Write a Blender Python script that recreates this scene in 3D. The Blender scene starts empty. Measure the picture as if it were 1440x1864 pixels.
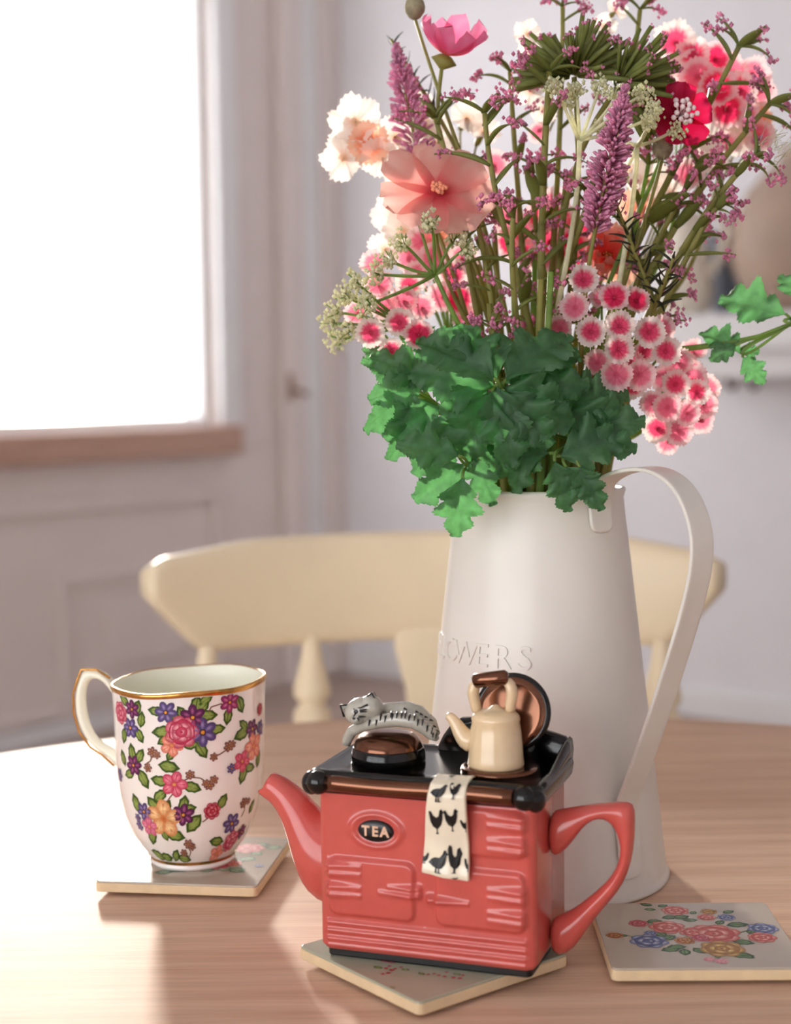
import bpy, bmesh, math, random
from mathutils import Vector, Matrix, noise
PI = math.pi
rnd = random.Random(7)
scene = bpy.context.scene
COL = scene.collection

# ------------------------------------------------------------------ camera, world, sun, exposure
TZ = 0.75                                   # table top height
FPX = 2800.0                                # focal length in pixels of a 1440 x 1864 frame
CAMZ = TZ + 0.262
PITCH, ROLL = math.atan(223 / FPX), 0.012
CM = (Matrix.Rotation(PI / 2 - PITCH, 3, 'X') @ Matrix.Rotation(-ROLL, 3, 'Z'))
CAM = Vector((0, 0, CAMZ))
cd = bpy.data.cameras.new('camera')
cd.sensor_fit = 'HORIZONTAL'; cd.sensor_width = 24.0; cd.lens = FPX / 1440 * 24.0
cd.clip_start = 0.02; cd.clip_end = 100
cd.dof.use_dof = True; cd.dof.focus_distance = 0.74; cd.dof.aperture_fstop = 5.6
cam = bpy.data.objects.new('camera', cd)
cam.matrix_world = Matrix.Translation(CAM) @ CM.to_4x4()
COL.objects.link(cam); scene.camera = cam

w = bpy.data.worlds.new('daylight'); scene.world = w; w.use_nodes = True
bg = w.node_tree.nodes['Background']
bg.inputs['Color'].default_value = (0.97, 0.985, 1.0, 1); bg.inputs['Strength'].default_value = 5.4
SUN_AZ, SUN_EL = math.radians(13.6), math.radians(10.5)     # left of straight ahead, above the horizon
sl = bpy.data.lights.new('sun', 'SUN'); sl.energy = 4.5; sl.angle = math.radians(4.0); sl.color = (1.0, 0.90, 0.78)
sun = bpy.data.objects.new('sun', sl); COL.objects.link(sun)
to_sun = Vector((-math.sin(SUN_AZ) * math.cos(SUN_EL), math.cos(SUN_AZ) * math.cos(SUN_EL), math.sin(SUN_EL)))
sun.rotation_euler = to_sun.to_track_quat('Z', 'Y').to_euler(); sun.location = to_sun * 8
vs = scene.view_settings
vs.view_transform = 'Standard'; vs.look = 'None'; vs.gamma = 1.0; vs.use_curve_mapping = False
vs.exposure = 0.0

# ------------------------------------------------------------------ helpers
def S(r, g, b):
    f = lambda c: (c / 255 / 12.92) if c / 255 <= .04045 else ((c / 255 + .055) / 1.055) ** 2.4
    return (f(r), f(g), f(b), 1.0)
def ray(px, py): return CM @ Vector(((px - 720) / FPX, -(py - 932) / FPX, -1))
def P(px, py, Y):                            # the point at distance Y from the camera's wall
    d = ray(px, py); return CAM + d * (Y / d.y)
def T(px, py, z=0.0):                        # the point on a level z above the table
    d = ray(px, py); return CAM + d * ((TZ + z - CAMZ) / d.z)
def onplane(px, py, p0, n):
    d = ray(px, py); return CAM + d * ((p0 - CAM).dot(n) / d.dot(n))
def sm(a, b, x):
    t = max(0., min(1., (x - a) / (b - a))) if a != b else float(x > a)
    return t * t * (3 - 2 * t)
def lerp(a, b, t): return a + (b - a) * t
def mixc(a, b, t): return tuple(a[i] + (b[i] - a[i]) * t for i in range(4))

class MB:
    def __init__(s): s.v = []; s.f = []; s.c = []
    def add(s, vs_, fs, col=None):
        o = len(s.v); s.v += [Vector(v) for v in vs_]; s.f += [tuple(i + o for i in f) for f in fs]
        if col is not None:
            s.c += list(col) if isinstance(col, list) else [col] * len(vs_)
        elif s.c: s.c += [(1, 1, 1, 1)] * len(vs_)
        return s
    def loft(s, rings, caps=True, closed=True, col=None):
        n = len(rings[0]); v = [p for r in rings for p in r]; f = []
        m = n if closed else n - 1
        for i in range(len(rings) - 1):
            for j in range(m):
                k = (j + 1) % n
                f.append((i * n + j, i * n + k, (i + 1) * n + k, (i + 1) * n + j))
        if caps and closed:
            f.append(tuple(range(n - 1, -1, -1))); f.append(tuple(range((len(rings) - 1) * n, len(rings) * n)))
        return s.add(v, f, col)
    def tube(s, pts, rad, n=6, col=None, flat=1.0, side=None):
        pts = [Vector(p) for p in pts]; R = rad if isinstance(rad, (list, tuple)) else [rad] * len(pts)
        rings = []; u = None
        for i, p in enumerate(pts):
            t = (pts[min(i + 1, len(pts) - 1)] - pts[max(i - 1, 0)]).normalized()
            if u is None:
                u = Vector(side) if side is not None else (Vector((0, 0, 1)) if abs(t.z) < .9 else Vector((1, 0, 0)))
            u = (u - t * u.dot(t)).normalized(); b = t.cross(u)
            rings.append([p + (u * math.cos(a) + b * math.sin(a) * flat) * R[i] for a in [2 * PI * k / n for k in range(n)]])
        return s.loft(rings, True, True, col)
    def lathe(s, prof, n=32, c=(0, 0, 0), caps=True, col=None):
        c = Vector(c)
        return s.loft([[c + Vector((r * math.cos(2 * PI * k / n), r * math.sin(2 * PI * k / n), z)) for k in range(n)] for r, z in prof], caps, True, col)
    def ball(s, c, r, nu=10, nv=6, M=None, col=None):
        c = Vector(c); r = Vector(r) if not isinstance(r, (int, float)) else Vector((r, r, r)); rings = []
        for i in range(nv + 1):
            a = lerp(.02, PI - .02, i / nv)
            ring = [Vector((math.sin(a) * math.cos(2 * PI * k / nu) * r.x, math.sin(a) * math.sin(2 * PI * k / nu) * r.y, -math.cos(a) * r.z)) for k in range(nu)]
            rings.append([(M @ p if M else p) + c for p in ring])
        return s.loft(rings, True, True, col)
    def grain(s, c, r, col=None):                    # an eight-sided bead
        c = Vector(c); k = rnd.uniform(.75, 1.25) * r
        v = [c + Vector(d) * k for d in ((1, 0, 0), (-1, 0, 0), (0, 1, 0), (0, -1, 0), (0, 0, 1.2), (0, 0, -1.2))]
        return s.add(v, [(0, 2, 4), (2, 1, 4), (1, 3, 4), (3, 0, 4), (2, 0, 5), (1, 2, 5), (3, 1, 5), (0, 3, 5)], col)
    def box(s, a, b, col=None):
        x0, y0, z0 = a; x1, y1, z1 = b
        v = [(x0, y0, z0), (x1, y0, z0), (x1, y1, z0), (x0, y1, z0), (x0, y0, z1), (x1, y0, z1), (x1, y1, z1), (x0, y1, z1)]
        return s.add(v, [(0, 3, 2, 1), (4, 5, 6, 7), (0, 1, 5, 4), (1, 2, 6, 5), (2, 3, 7, 6), (3, 0, 4, 7)], col)
    def prism(s, outline, axis0, axis1, depth, origin=(0, 0, 0)):
        o = Vector(origin); a = Vector(axis0); b = Vector(axis1); d = Vector(depth); n = len(outline)
        v = [o + a * x + b * y for x, y in outline]; v += [p + d for p in v]
        f = [tuple(range(n)), tuple(range(2 * n - 1, n - 1, -1))] + [(i, i + n, (i + 1) % n + n, (i + 1) % n) for i in range(n)]
        return s.add(v, f)
    def mesh(s, name, mat, smooth=True, bevel=0):
        me = bpy.data.meshes.new(name); me.from_pydata([tuple(v) for v in s.v], [], s.f)
        bm = bmesh.new(); bm.from_mesh(me); bmesh.ops.recalc_face_normals(bm, faces=bm.faces); bm.to_mesh(me); bm.free()
        if s.c:
            a = me.color_attributes.new('Col', 'FLOAT_COLOR', 'POINT')
            a.data.foreach_set('color', [x for c in s.c for x in c])
        if mat: me.materials.append(mat)
        if smooth: me.polygons.foreach_set('use_smooth', [True] * len(me.polygons))
        me.update(); return me

def raw(name, me, parent=None, M=None):
    o = bpy.data.objects.new(name, me); COL.objects.link(o)
    if parent: o.parent = parent
    if M is not None: o.matrix_basis = M
    return o
def obj(name, mb, mat, parent=None, origin=None, smooth=True, bevel=0, sharp=None, sub=0):
    if origin is not None:
        mb.v = [v - Vector(origin) for v in mb.v]
    o = raw(name, mb.mesh(name, mat, smooth), parent)
    if origin is not None and parent is None: o.location = origin
    if bevel:
        m = o.modifiers.new('bevel', 'BEVEL'); m.width = bevel; m.segments = 3; m.limit_method = 'ANGLE'; m.angle_limit = math.radians(35)
    if sub:
        m = o.modifiers.new('sub', 'SUBSURF'); m.levels = sub; m.render_levels = sub
    if sharp is not None:
        try: o.data.set_sharp_from_angle(angle=math.radians(sharp))
        except Exception: pass
    return o
def tag(o, label, cat, group=None):
    o['label'] = label; o['category'] = cat
    if group: o['group'] = group
    return o
def thing(name, label, cat, loc=(0, 0, 0), rz=0, group=None):
    o = bpy.data.objects.new(name, None); COL.objects.link(o); o.empty_display_size = .02
    o.location = loc; o.rotation_euler = (0, 0, rz)
    return tag(o, label, cat, group)
def struct(o): o['kind'] = 'structure'; return o
def frame(n, up):
    z = Vector(n).normalized(); y = Vector(up); y = (y - z * y.dot(z)).normalized(); x = y.cross(z)
    return Matrix((x, y, z)).transposed()
def place(name, me, parent, p, R, s, root):
    sc = Matrix.Diagonal((s, s, s)) if isinstance(s, (int, float)) else Matrix.Diagonal(s)
    return raw(name, me, parent, Matrix.Translation(Vector(p) - Vector(root)) @ (R @ sc).to_4x4())
def bez(a, b, c, d, n=10):
    out = []
    for i in range(n + 1):
        t = i / n; u = 1 - t
        out.append(a * u ** 3 + b * (3 * u * u * t) + c * (3 * u * t * t) + d * t ** 3)
    return out

# ------------------------------------------------------------------ materials
def nt(name):
    m = bpy.data.materials.new(name); m.use_nodes = True
    return m, m.node_tree.nodes, m.node_tree.links, m.node_tree.nodes['Principled BSDF']
def pmat(name, col, rough=.5, metal=0., var=.06, scale=30., bump=0., coat=0., attr=False, spec=.5, sss=0., stretch=(1, 1, 1)):
    m, N, L, b = nt(name)
    tc = N.new('ShaderNodeTexCoord'); mp = N.new('ShaderNodeMapping'); mp.inputs['Scale'].default_value = stretch
    L.new(tc.outputs['Object'], mp.inputs['Vector'])
    nz = N.new('ShaderNodeTexNoise'); nz.inputs['Scale'].default_value = scale; nz.inputs['Detail'].default_value = 3
    L.new(mp.outputs[0], nz.inputs['Vector'])
    mx = N.new('ShaderNodeMix'); mx.data_type = 'RGBA'; mx.blend_type = 'MULTIPLY'; mx.inputs[0].default_value = 1
    rp = N.new('ShaderNodeMapRange'); rp.inputs['From Min'].default_value = .3; rp.inputs['From Max'].default_value = .7
    rp.inputs['To Min'].default_value = 1 - var; rp.inputs['To Max'].default_value = 1 + var
    L.new(nz.outputs['Fac'], rp.inputs['Value'])
    if attr:
        at = N.new('ShaderNodeAttribute'); at.attribute_name = 'Col'; L.new(at.outputs['Color'], mx.inputs[6])
    else: mx.inputs[6].default_value = col
    L.new(rp.outputs[0], mx.inputs[7]); L.new(mx.outputs[2], b.inputs['Base Color'])
    b.inputs['Roughness'].default_value = rough; b.inputs['Metallic'].default_value = metal
    b.inputs['Specular IOR Level'].default_value = spec; b.inputs['Coat Weight'].default_value = coat; b.inputs['Coat Roughness'].default_value = .04
    if sss:
        b.inputs['Subsurface Weight'].default_value = sss; b.inputs['Subsurface Radius'].default_value = (.004, .003, .002); b.inputs['Subsurface Scale'].default_value = 1
    if bump:
        bp = N.new('ShaderNodeBump'); bp.inputs['Strength'].default_value = bump; bp.inputs['Distance'].default_value = .001
        L.new(nz.outputs['Fac'], bp.inputs['Height']); L.new(bp.outputs[0], b.inputs['Normal'])
    return m
def thin(name, col, tcol, fac=.4, rough=.5, attr=False, var=.12, scale=150., bump=0.0):
    """petals and leaves: a front that reflects and a blade that lets light through"""
    m, N, L, b = nt(name); out = N['Material Output']
    tc = N.new('ShaderNodeTexCoord'); nz = N.new('ShaderNodeTexNoise'); nz.inputs['Scale'].default_value = scale; nz.inputs['Detail'].default_value = 2
    L.new(tc.outputs['Object'], nz.inputs['Vector'])
    rp = N.new('ShaderNodeMapRange'); rp.inputs['From Min'].default_value = .3; rp.inputs['From Max'].default_value = .7
    rp.inputs['To Min'].default_value = 1 - var; rp.inputs['To Max'].default_value = 1 + var; L.new(nz.outputs['Fac'], rp.inputs['Value'])
    def mul(c, sock=None, gain=1.0):
        mx = N.new('ShaderNodeMix'); mx.data_type = 'RGBA'; mx.blend_type = 'MULTIPLY'; mx.inputs[0].default_value = 1
        if sock: L.new(sock, mx.inputs[6])
        else: mx.inputs[6].default_value = c
        L.new(rp.outputs[0], mx.inputs[7]); return mx.outputs[2]
    s = None
    if attr:
        at = N.new('ShaderNodeAttribute'); at.attribute_name = 'Col'; s = at.outputs['Color']
    L.new(mul(col, s), b.inputs['Base Color']); b.inputs['Roughness'].default_value = rough; b.inputs['Specular IOR Level'].default_value = .35
    if bump:
        n2 = N.new('ShaderNodeTexNoise'); n2.inputs['Scale'].default_value = 14; n2.inputs['Detail'].default_value = 4; L.new(tc.outputs['Object'], n2.inputs['Vector'])
        bp = N.new('ShaderNodeBump'); bp.inputs['Strength'].default_value = bump; bp.inputs['Distance'].default_value = .05; L.new(n2.outputs['Fac'], bp.inputs['Height']); L.new(bp.outputs[0], b.inputs['Normal'])
    tr = N.new('ShaderNodeBsdfTranslucent'); L.new(mul(tcol, s), tr.inputs['Color'])
    ms = N.new('ShaderNodeMixShader'); ms.inputs[0].default_value = fac
    L.new(b.outputs[0], ms.inputs[1]); L.new(tr.outputs[0], ms.inputs[2]); L.new(ms.outputs[0], out.inputs['Surface'])
    return m

M = {}
M['wall'] = pmat('painted_wall', S(236, 233, 236), .75, var=.02, scale=6, bump=.05)
M['wall_warm'] = pmat('painted_joinery', S(230, 218, 212), .55, var=.02, scale=5)
M['white_paint'] = pmat('white_gloss_paint', S(236, 234, 234), .35, var=.02, scale=8)
M['sill'] = pmat('sill_wood', S(196, 158, 138), .45, var=.10, scale=8, stretch=(1, 1, 12))
M['floor'] = pmat('floor_boards', S(176, 154, 142), .5, var=.12, scale=4, stretch=(1, 12, 1))
M['beige'] = pmat('beige_board', S(214, 198, 172), .7, var=.05, scale=5)
M['iron'] = pmat('brown_iron', S(92, 70, 62), .5, .6)
M['brass'] = pmat('aged_brass', S(150, 116, 84), .35, .9)
M['cream_paint'] = pmat('cream_chair_paint', S(240, 222, 188), .38, var=.03, scale=14)
M['jug'] = pmat('white_enamel', S(226, 221, 212), .38, var=.02, scale=40, coat=.15)
M['coral'] = pmat('coral_glaze', S(200, 86, 78), .20, var=.05, scale=120, coat=.2)
M['black'] = pmat('black_glaze', S(10, 10, 11), .14, var=.3, scale=200, coat=0, spec=.45)
M['blackmatte'] = pmat('black_plinth', S(16, 15, 15), .45, var=.2, scale=100)
M['copper'] = pmat('copper_lustre', S(118, 80, 62), .17, .95, var=.06, scale=80)
M['cream_glaze'] = pmat('cream_glaze', S(226, 199, 160), .22, var=.04, scale=150, coat=.5)
M['cat'] = pmat('grey_cat_glaze', S(176, 172, 160), .22, var=.14, scale=160, coat=.6)
M['cat_dark'] = pmat('cat_markings', S(24, 24, 26), .3, var=.2, scale=200)
M['towel'] = pmat('towel_glaze', S(240, 228, 204), .22, var=.03, scale=120, coat=.5)
M['ink'] = pmat('black_print', S(18, 18, 20), .3, var=.2, scale=300)
M['letter'] = pmat('cream_letters', S(232, 190, 160), .3, var=.05, scale=200)
M['china'] = pmat('bone_china', S(246, 238, 232), .12, var=.015, scale=40, coat=.6)
M['china_in'] = pmat('china_inside', S(246, 245, 226), .35, var=.015, scale=40, coat=.1)
M['gold'] = pmat('gold_band', S(206, 152, 84), .22, .95, var=.15, scale=250)
M['print'] = pmat('floral_print', None, .3, var=.16, scale=700, attr=True, coat=0, spec=.25)
M['tile'] = pmat('coaster_glaze', S(184, 171, 155), .22, var=.03, scale=50, coat=.1)
M['tile_edge'] = pmat('coaster_edge', S(226, 200, 160), .6, var=.06, scale=120)
M['tile_sage'] = pmat('sage_coaster_glaze', S(170, 172, 150), .2, var=.04, scale=50, coat=.1)
M['cork'] = pmat('dark_pads', S(40, 30, 26), .8, var=.2, scale=200)
M['taupe'] = pmat('taupe_stoneware', S(176, 152, 134), .55, var=.10, scale=7)
M['slate'] = pmat('slate_blue_glaze', S(96, 100, 112), .4, var=.10, scale=9)
M['cream_pot'] = pmat('cream_stoneware', S(226, 216, 200), .45, var=.04, scale=9)
# plants
M['leaf'] = thin('dark_green_leaf', S(72, 102, 76), S(122, 204, 122), .44, .42, var=.20, scale=5, bump=.12)
M['olive'] = thin('olive_leaf', S(122, 130, 70), S(176, 182, 84), .35, .5, var=.18, scale=100)
M['stem'] = thin('olive_stem', S(146, 142, 80), S(190, 188, 92), .3, .5, var=.16, scale=90)
M['stem_green'] = thin('green_stem', S(130, 156, 88), S(180, 212, 104), .4, .5, var=.16, scale=90)
M['lilac'] = thin('lilac_bud', S(232, 170, 202), S(244, 190, 214), .5, .6, var=.25, scale=300)
M['bead'] = thin('mauve_bead', S(234, 160, 194), S(246, 182, 208), .52, .6, var=.25, scale=300)
M['petal'] = thin('petal', None, None, .68, .5, attr=True, var=.10, scale=220)
M['umbel'] = thin('white_umbel', S(240, 240, 214), S(246, 246, 214), .58, .6, var=.12, scale=300)
M['dark_leaf'] = thin('blackish_leaf', S(48, 50, 34), S(70, 76, 40), .2, .5, var=.2)
M['pod'] = thin('grey_pod', S(150, 142, 116), S(170, 160, 120), .2, .7, var=.25, scale=250)
M['peach_stamen'] = pmat('peach_stamen', S(238, 150, 116), .5, var=.08, scale=300)
M['stamen'] = pmat('white_stamen', S(246, 226, 226), .5, var=.08, scale=300)

def table_wood():
    m, N, L, b = nt('pale_table_wood')
    tc = N.new('ShaderNodeTexCoord')
    mp = N.new('ShaderNodeMapping'); mp.inputs['Scale'].default_value = (2.2, 46, 20); mp.inputs['Rotation'].default_value = (0, 0, math.radians(-6))
    L.new(tc.outputs['Object'], mp.inputs['Vector'])
    n1 = N.new('ShaderNodeTexNoise'); n1.inputs['Scale'].default_value = 2.2; n1.inputs['Detail'].default_value = 6; n1.inputs['Distortion'].default_value = .4
    L.new(mp.outputs[0], n1.inputs['Vector'])
    mp2 = N.new('ShaderNodeMapping'); mp2.inputs['Scale'].default_value = (12, 420, 20); mp2.inputs['Rotation'].default_value = (0, 0, math.radians(-6)); L.new(tc.outputs['Object'], mp2.inputs['Vector'])
    n2 = N.new('ShaderNodeTexNoise'); n2.inputs['Scale'].default_value = 1.6; n2.inputs['Detail'].default_value = 3; L.new(mp2.outputs[0], n2.inputs['Vector'])
    cr = N.new('ShaderNodeValToRGB'); L.new(n1.outputs['Fac'], cr.inputs[0])
    cr.color_ramp.elements[0].position = .32; cr.color_ramp.elements[0].color = S(212, 172, 144)
    cr.color_ramp.elements[1].position = .68; cr.color_ramp.elements[1].color = S(230, 197, 170)
    mx = N.new('ShaderNodeMix'); mx.data_type = 'RGBA'; mx.blend_type = 'MULTIPLY'; mx.inputs[0].default_value = 1
    rp = N.new('ShaderNodeMapRange'); rp.inputs['From Min'].default_value = .35; rp.inputs['From Max'].default_value = .65; rp.inputs['To Min'].default_value = .9; rp.inputs['To Max'].default_value = 1.05
    L.new(n2.outputs['Fac'], rp.inputs['Value']); L.new(cr.outputs[0], mx.inputs[6]); L.new(rp.outputs[0], mx.inputs[7])
    L.new(mx.outputs[2], b.inputs['Base Color'])
    b.inputs['Roughness'].default_value = .58; b.inputs['Specular IOR Level'].default_value = .15
    bp = N.new('ShaderNodeBump'); bp.inputs['Strength'].default_value = .06; bp.inputs['Distance'].default_value = .001; L.new(n2.outputs['Fac'], bp.inputs['Height']); L.new(bp.outputs[0], b.inputs['Normal'])
    return m
def pane_glass():
    m, N, L, b = nt('window_glass'); out = N['Material Output']
    tr = N.new('ShaderNodeBsdfTransparent'); gl = N.new('ShaderNodeBsdfGlossy'); gl.inputs['Roughness'].default_value = .02
    nz = N.new('ShaderNodeTexNoise'); nz.inputs['Scale'].default_value = 3
    fr = N.new('ShaderNodeMapRange'); fr.inputs['To Min'].default_value = .03; fr.inputs['To Max'].default_value = .05; L.new(nz.outputs['Fac'], fr.inputs['Value'])
    ms = N.new('ShaderNodeMixShader'); L.new(fr.outputs[0], ms.inputs[0]); L.new(tr.outputs[0], ms.inputs[1]); L.new(gl.outputs[0], ms.inputs[2])
    L.new(ms.outputs[0], out.inputs['Surface']); return m
M['glass'] = pane_glass()

# ------------------------------------------------------------------ the room
K = Vector((-0.212, 5.5, 0))                                  # far corner of the room
UL = Vector((-0.598, -0.802, 0)).normalized()                 # along the window wall, away from the corner
UR = Vector((0.802, -0.598, 0)).normalized()                  # along the shelf wall
NL = UR.copy(); NR = UL.copy()                                # normals into the room
def WL(px, py, off=0.0):
    q = onplane(px, py, K + NL * off, NL); return (q - K).dot(UL), q.z
def WR(px, py, off=0.0):
    q = onplane(px, py, K + NR * off, NR); return (q - K).dot(UR), q.z
def wbox(name, mat, U, N_, s0, s1, z0, z1, d0, d1, parent=None, bevel=0):
    mb = MB().box((s0, d0, z0), (s1, d1, z1))
    mb.v = [U * v.x + N_ * v.y + Vector((0, 0, v.z)) + K for v in mb.v]
    o = obj(name, mb, mat, parent, smooth=False, bevel=bevel); return o

sR = WL(386, 600)[0]; zS = WL(200, 783)[1]                    # window's edge nearest the corner, top of the sill
sL, zT, HT = 1.72, 2.42, 2.70
RLn, RRn = 7.0, 5.5                                           # lengths of the window wall and the shelf wall
wl = MB()
for a in ((0, sR, 0, HT), (sR, sL, 0, zS), (sR, sL, zT, HT), (sL, RLn, 0, HT)):
    b_ = MB().box((a[0], -.12, a[2]), (a[1], 0, a[3])); wl.add([UL * v.x + NL * v.y + Vector((0, 0, v.z)) + K for v in b_.v], b_.f)
wall_left = struct(obj('wall_left', wl, M['wall_warm'], smooth=False))
struct(wbox('wall_right', M['wall'], UR, NR, -.14, RRn, 0, HT, -.12, 0))
# the rest of the room, behind the camera: a garden window faces the table
def walls(name, spec, mat):
    mb = MB()
    for u0, u1, r0, r1, z0_, z1_ in spec:
        b_ = MB().box((u0, r0, z0_), (u1, r1, z1_)); mb.add([UL * v.x + UR * v.y + Vector((0, 0, v.z)) + K for v in b_.v], b_.f)
    return struct(obj(name, mb, mat, smooth=False))
GW = (.9, 4.6, .45, 2.25)
walls('wall_back', [(RLn, RLn + .12, 0, GW[0], 0, HT), (RLn, RLn + .12, GW[1], RRn, 0, HT), (RLn, RLn + .12, GW[0], GW[1], 0, GW[2]), (RLn, RLn + .12, GW[0], GW[1], GW[3], HT)], M['wall'])
walls('wall_side', [(0, RLn, RRn, RRn + .12, 0, HT)], M['wall'])
walls('ceiling', [(-.12, RLn + .12, -.12, RRn + .12, HT, HT + .1)], M['wall'])
walls('floor', [(-.12, RLn + .12, -.12, RRn + .12, -.06, 0)], M['floor'])
gwin = struct(bpy.data.objects.new('window_2_offscreen', None)); COL.objects.link(gwin)
for r0 in (GW[0], 2.1, 3.35, GW[1] - .05):
    mb = MB().box((RLn + .02, r0, GW[2]), (RLn + .09, r0 + .05, GW[3])); mb.v = [UL * v.x + UR * v.y + Vector((0, 0, v.z)) + K for v in mb.v]; obj('window_frame', mb, M['white_paint'], gwin, smooth=False)
for z0_ in (GW[2], 1.7, GW[3] - .05):
    mb = MB().box((RLn + .02, GW[0], z0_), (RLn + .09, GW[1], z0_ + .05)); mb.v = [UL * v.x + UR * v.y + Vector((0, 0, v.z)) + K for v in mb.v]; obj('window_frame', mb, M['white_paint'], gwin, smooth=False)
mb = MB().box((RLn + .052, GW[0] + .03, GW[2] + .03), (RLn + .058, GW[1] - .03, GW[3] - .03)); mb.v = [UL * v.x + UR * v.y + Vector((0, 0, v.z)) + K for v in mb.v]; obj('pane', mb, M['glass'], gwin, smooth=False)
# window in the left wall
win = struct(bpy.data.objects.new('window_1', None)); COL.objects.link(win)
fw = .035
wbox('window_frame', M['white_paint'], UL, NL, sR, sR + fw, zS, zT, -.10, -.02, win)
wbox('window_frame', M['white_paint'], UL, NL, sL - fw, sL, zS, zT, -.10, -.02, win)
wbox('window_frame', M['white_paint'], UL, NL, sR + fw, sL - fw, zS, zS + .03, -.10, -.02, win)
wbox('window_frame', M['white_paint'], UL, NL, sR + fw, sL - fw, zT - fw, zT, -.10, -.02, win)
wbox('pane', M['glass'], UL, NL, sR + fw, sL - fw, zS + .03, zT - fw, -.064, -.058, win)
zs0 = WL(200, 838)[1]
wbox('window_sill', M['sill'], UL, NL, WL(420, 800)[0], sL + .06, zs0, zS, 0, .06, win, bevel=.008)
# panelling under the window and the trims between window and corner
t1 = struct(bpy.data.objects.new('trim_1', None)); COL.objects.link(t1)
zb = WL(200, 905)[1]
def ring(parent, s0, s1, z0, z1, wd, d, mat):
    wbox('moulding', mat, UL, NL, s0, s1, z1 - wd, z1, 0, d, parent, .006)
    wbox('moulding', mat, UL, NL, s0, s1, z0, z0 + wd, 0, d, parent, .006)
    wbox('moulding', mat, UL, NL, s0, s0 + wd, z0 + wd, z1 - wd, 0, d, parent, .006)
    wbox('moulding', mat, UL, NL, s1 - wd, s1, z0 + wd, z1 - wd, 0, d, parent, .006)
ring(t1, WL(398, 900)[0], sL + .05, .06, zb, .035, .022, M['wall_warm'])
sp0, sp1 = WL(372, 1050)[0], WL(104, 1050)[0]; zp = WL(160, 1045)[1]
ring(t1, sp0, sp1, .10, zp, .03, .018, M['wall_warm'])
wbox('raised_panel', M['wall_warm'], UL, NL, sp0 + .085, WL(188, 1100)[0], .18, WL(220, 1100)[1], 0, .014, t1, .008)
def strip(name, x0, x1, z0, z1, d, mat, bev=.012):
    return struct(wbox(name, mat, UL, NL, WL(x1, 700)[0], WL(x0, 700)[0], z0, z1, 0, d, bevel=bev))
strip('trim_2', 392, 430, zS + .001, HT, .03, M['white_paint'])
strip('trim_3', 505, 540, 0, HT, .05, M['wall_warm'])
strip('trim_4', 540, 574, 0, HT, .035, M['white_paint'])
strip('trim_5', 574, 609, 0, HT, .055, M['wall_warm'])
lt = thing('window_latch', 'small brown metal latch on the painted trim between window and room corner', 'latch', K + UL * WL(508, 700)[0] + NL * .05 + Vector((0, 0, WL(508, 705)[1])))
def lloc(s, d, z): return UL * s + NL * d + Vector((0, 0, z))
mb = MB().box((-.011, 0, -.045), (.011, .006, .045)); mb.v = [lloc(*v) for v in mb.v]; obj('back_plate', mb, M['brass'], lt, smooth=False, bevel=.002)
mb = MB().tube([lloc(0, .004, -.01), lloc(0, .03, -.012), lloc(-.02, .034, -.02), lloc(-.045, .034, -.026)], [.007, .007, .008, .009], 8); obj('lever', mb, M['brass'], lt)
# skirting and shelf wall
struct(wbox('baseboard_right', M['white_paint'], UR, NR, .06, RRn, 0, .085, 0, .018, bevel=.006))
struct(wbox('baseboard_left', M['white_paint'], UL, NL, .45, RLn, 0, .055, 0, .024, bevel=.006))
s0, z0 = WR(1175, 690, .38); z1 = WR(1300, 572, .38)[1]; zm = WR(1300, 640, .38)[1]
sh = thing('wall_shelf', 'thick white painted mantel shelf fixed to the right wall', 'shelf', K + UR * (s0 + .6) + Vector((0, 0, z0)))
def rbox(name, mat, a, b, parent, root, bevel=0):
    mb = MB().box(a, b); mb.v = [UR * v.x + NR * v.y + Vector((0, 0, v.z)) + K for v in mb.v]
    return obj(name, mb, mat, parent, origin=root, smooth=False, bevel=bevel)
rbox('shelf_board', M['white_paint'], (s0 - .02, 0, zm), (s0 + 1.5, .41, z1), sh, sh.location, .006)
rbox('shelf_apron', M['white_paint'], (s0, 0, z0), (s0 + 1.5, .38, zm), sh, sh.location, .006)
for x in (1326, 1366):
    s_, z_ = WR(x, 700, .07)
    o_ = K + UR * s_ + NR * .07 + Vector((0, 0, z0))
    hk = MB().tube([o_ + UR * a * .025 + Vector((0, 0, b * .025)) for a, b in ((0, .1), (0, -.5), (.15, -1), (.5, -1.25), (.85, -1), (.95, -.5))], .006, 8)
    tag(obj('cup_hook', hk, M['iron'], None, origin=o_), 'brown iron hook under the white mantel shelf', 'hook', 'iron hooks under the shelf')
# crockery on the shelf
ztop = z1
def shelfpos(px, d): s_, _ = WR(px, 560, d); return K + UR * s_ + NR * d + Vector((0, 0, ztop))
r_ = .215
tp_ = shelfpos(1470, .215)
pot = thing('stoneware_pot', 'big round taupe stoneware pot on the white mantel shelf', 'pot', tp_)
obj('body', MB().lathe([(.10, 0), (.145, .012), (.185, .08), (.208, .17), (.200, .25), (.165, .33), (.11, .39), (.075, .415), (.072, .425), (.085, .44), (.075, .445), (.06, .42)], 40), M['taupe'], pot)
mb = MB().tube([UR * -.19 + Vector((0, 0, .25)), UR * -.245 + Vector((0, 0, .27)), UR * -.255 + Vector((0, 0, .22)), UR * -.20 + Vector((0, 0, .12))], .017, 10); obj('handle', mb, M['taupe'], pot)
tp_ = shelfpos(1248, .30)
jg = thing('cream_jug', 'cream stoneware jug with curved handle on the mantel shelf', 'jug', tp_)
obj('body', MB().lathe([(.05, 0), (.068, .01), (.078, .07), (.07, .15), (.05, .22), (.052, .27), (.058, .285), (.05, .28), (.045, .22)], 28), M['cream_pot'], jg)
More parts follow.
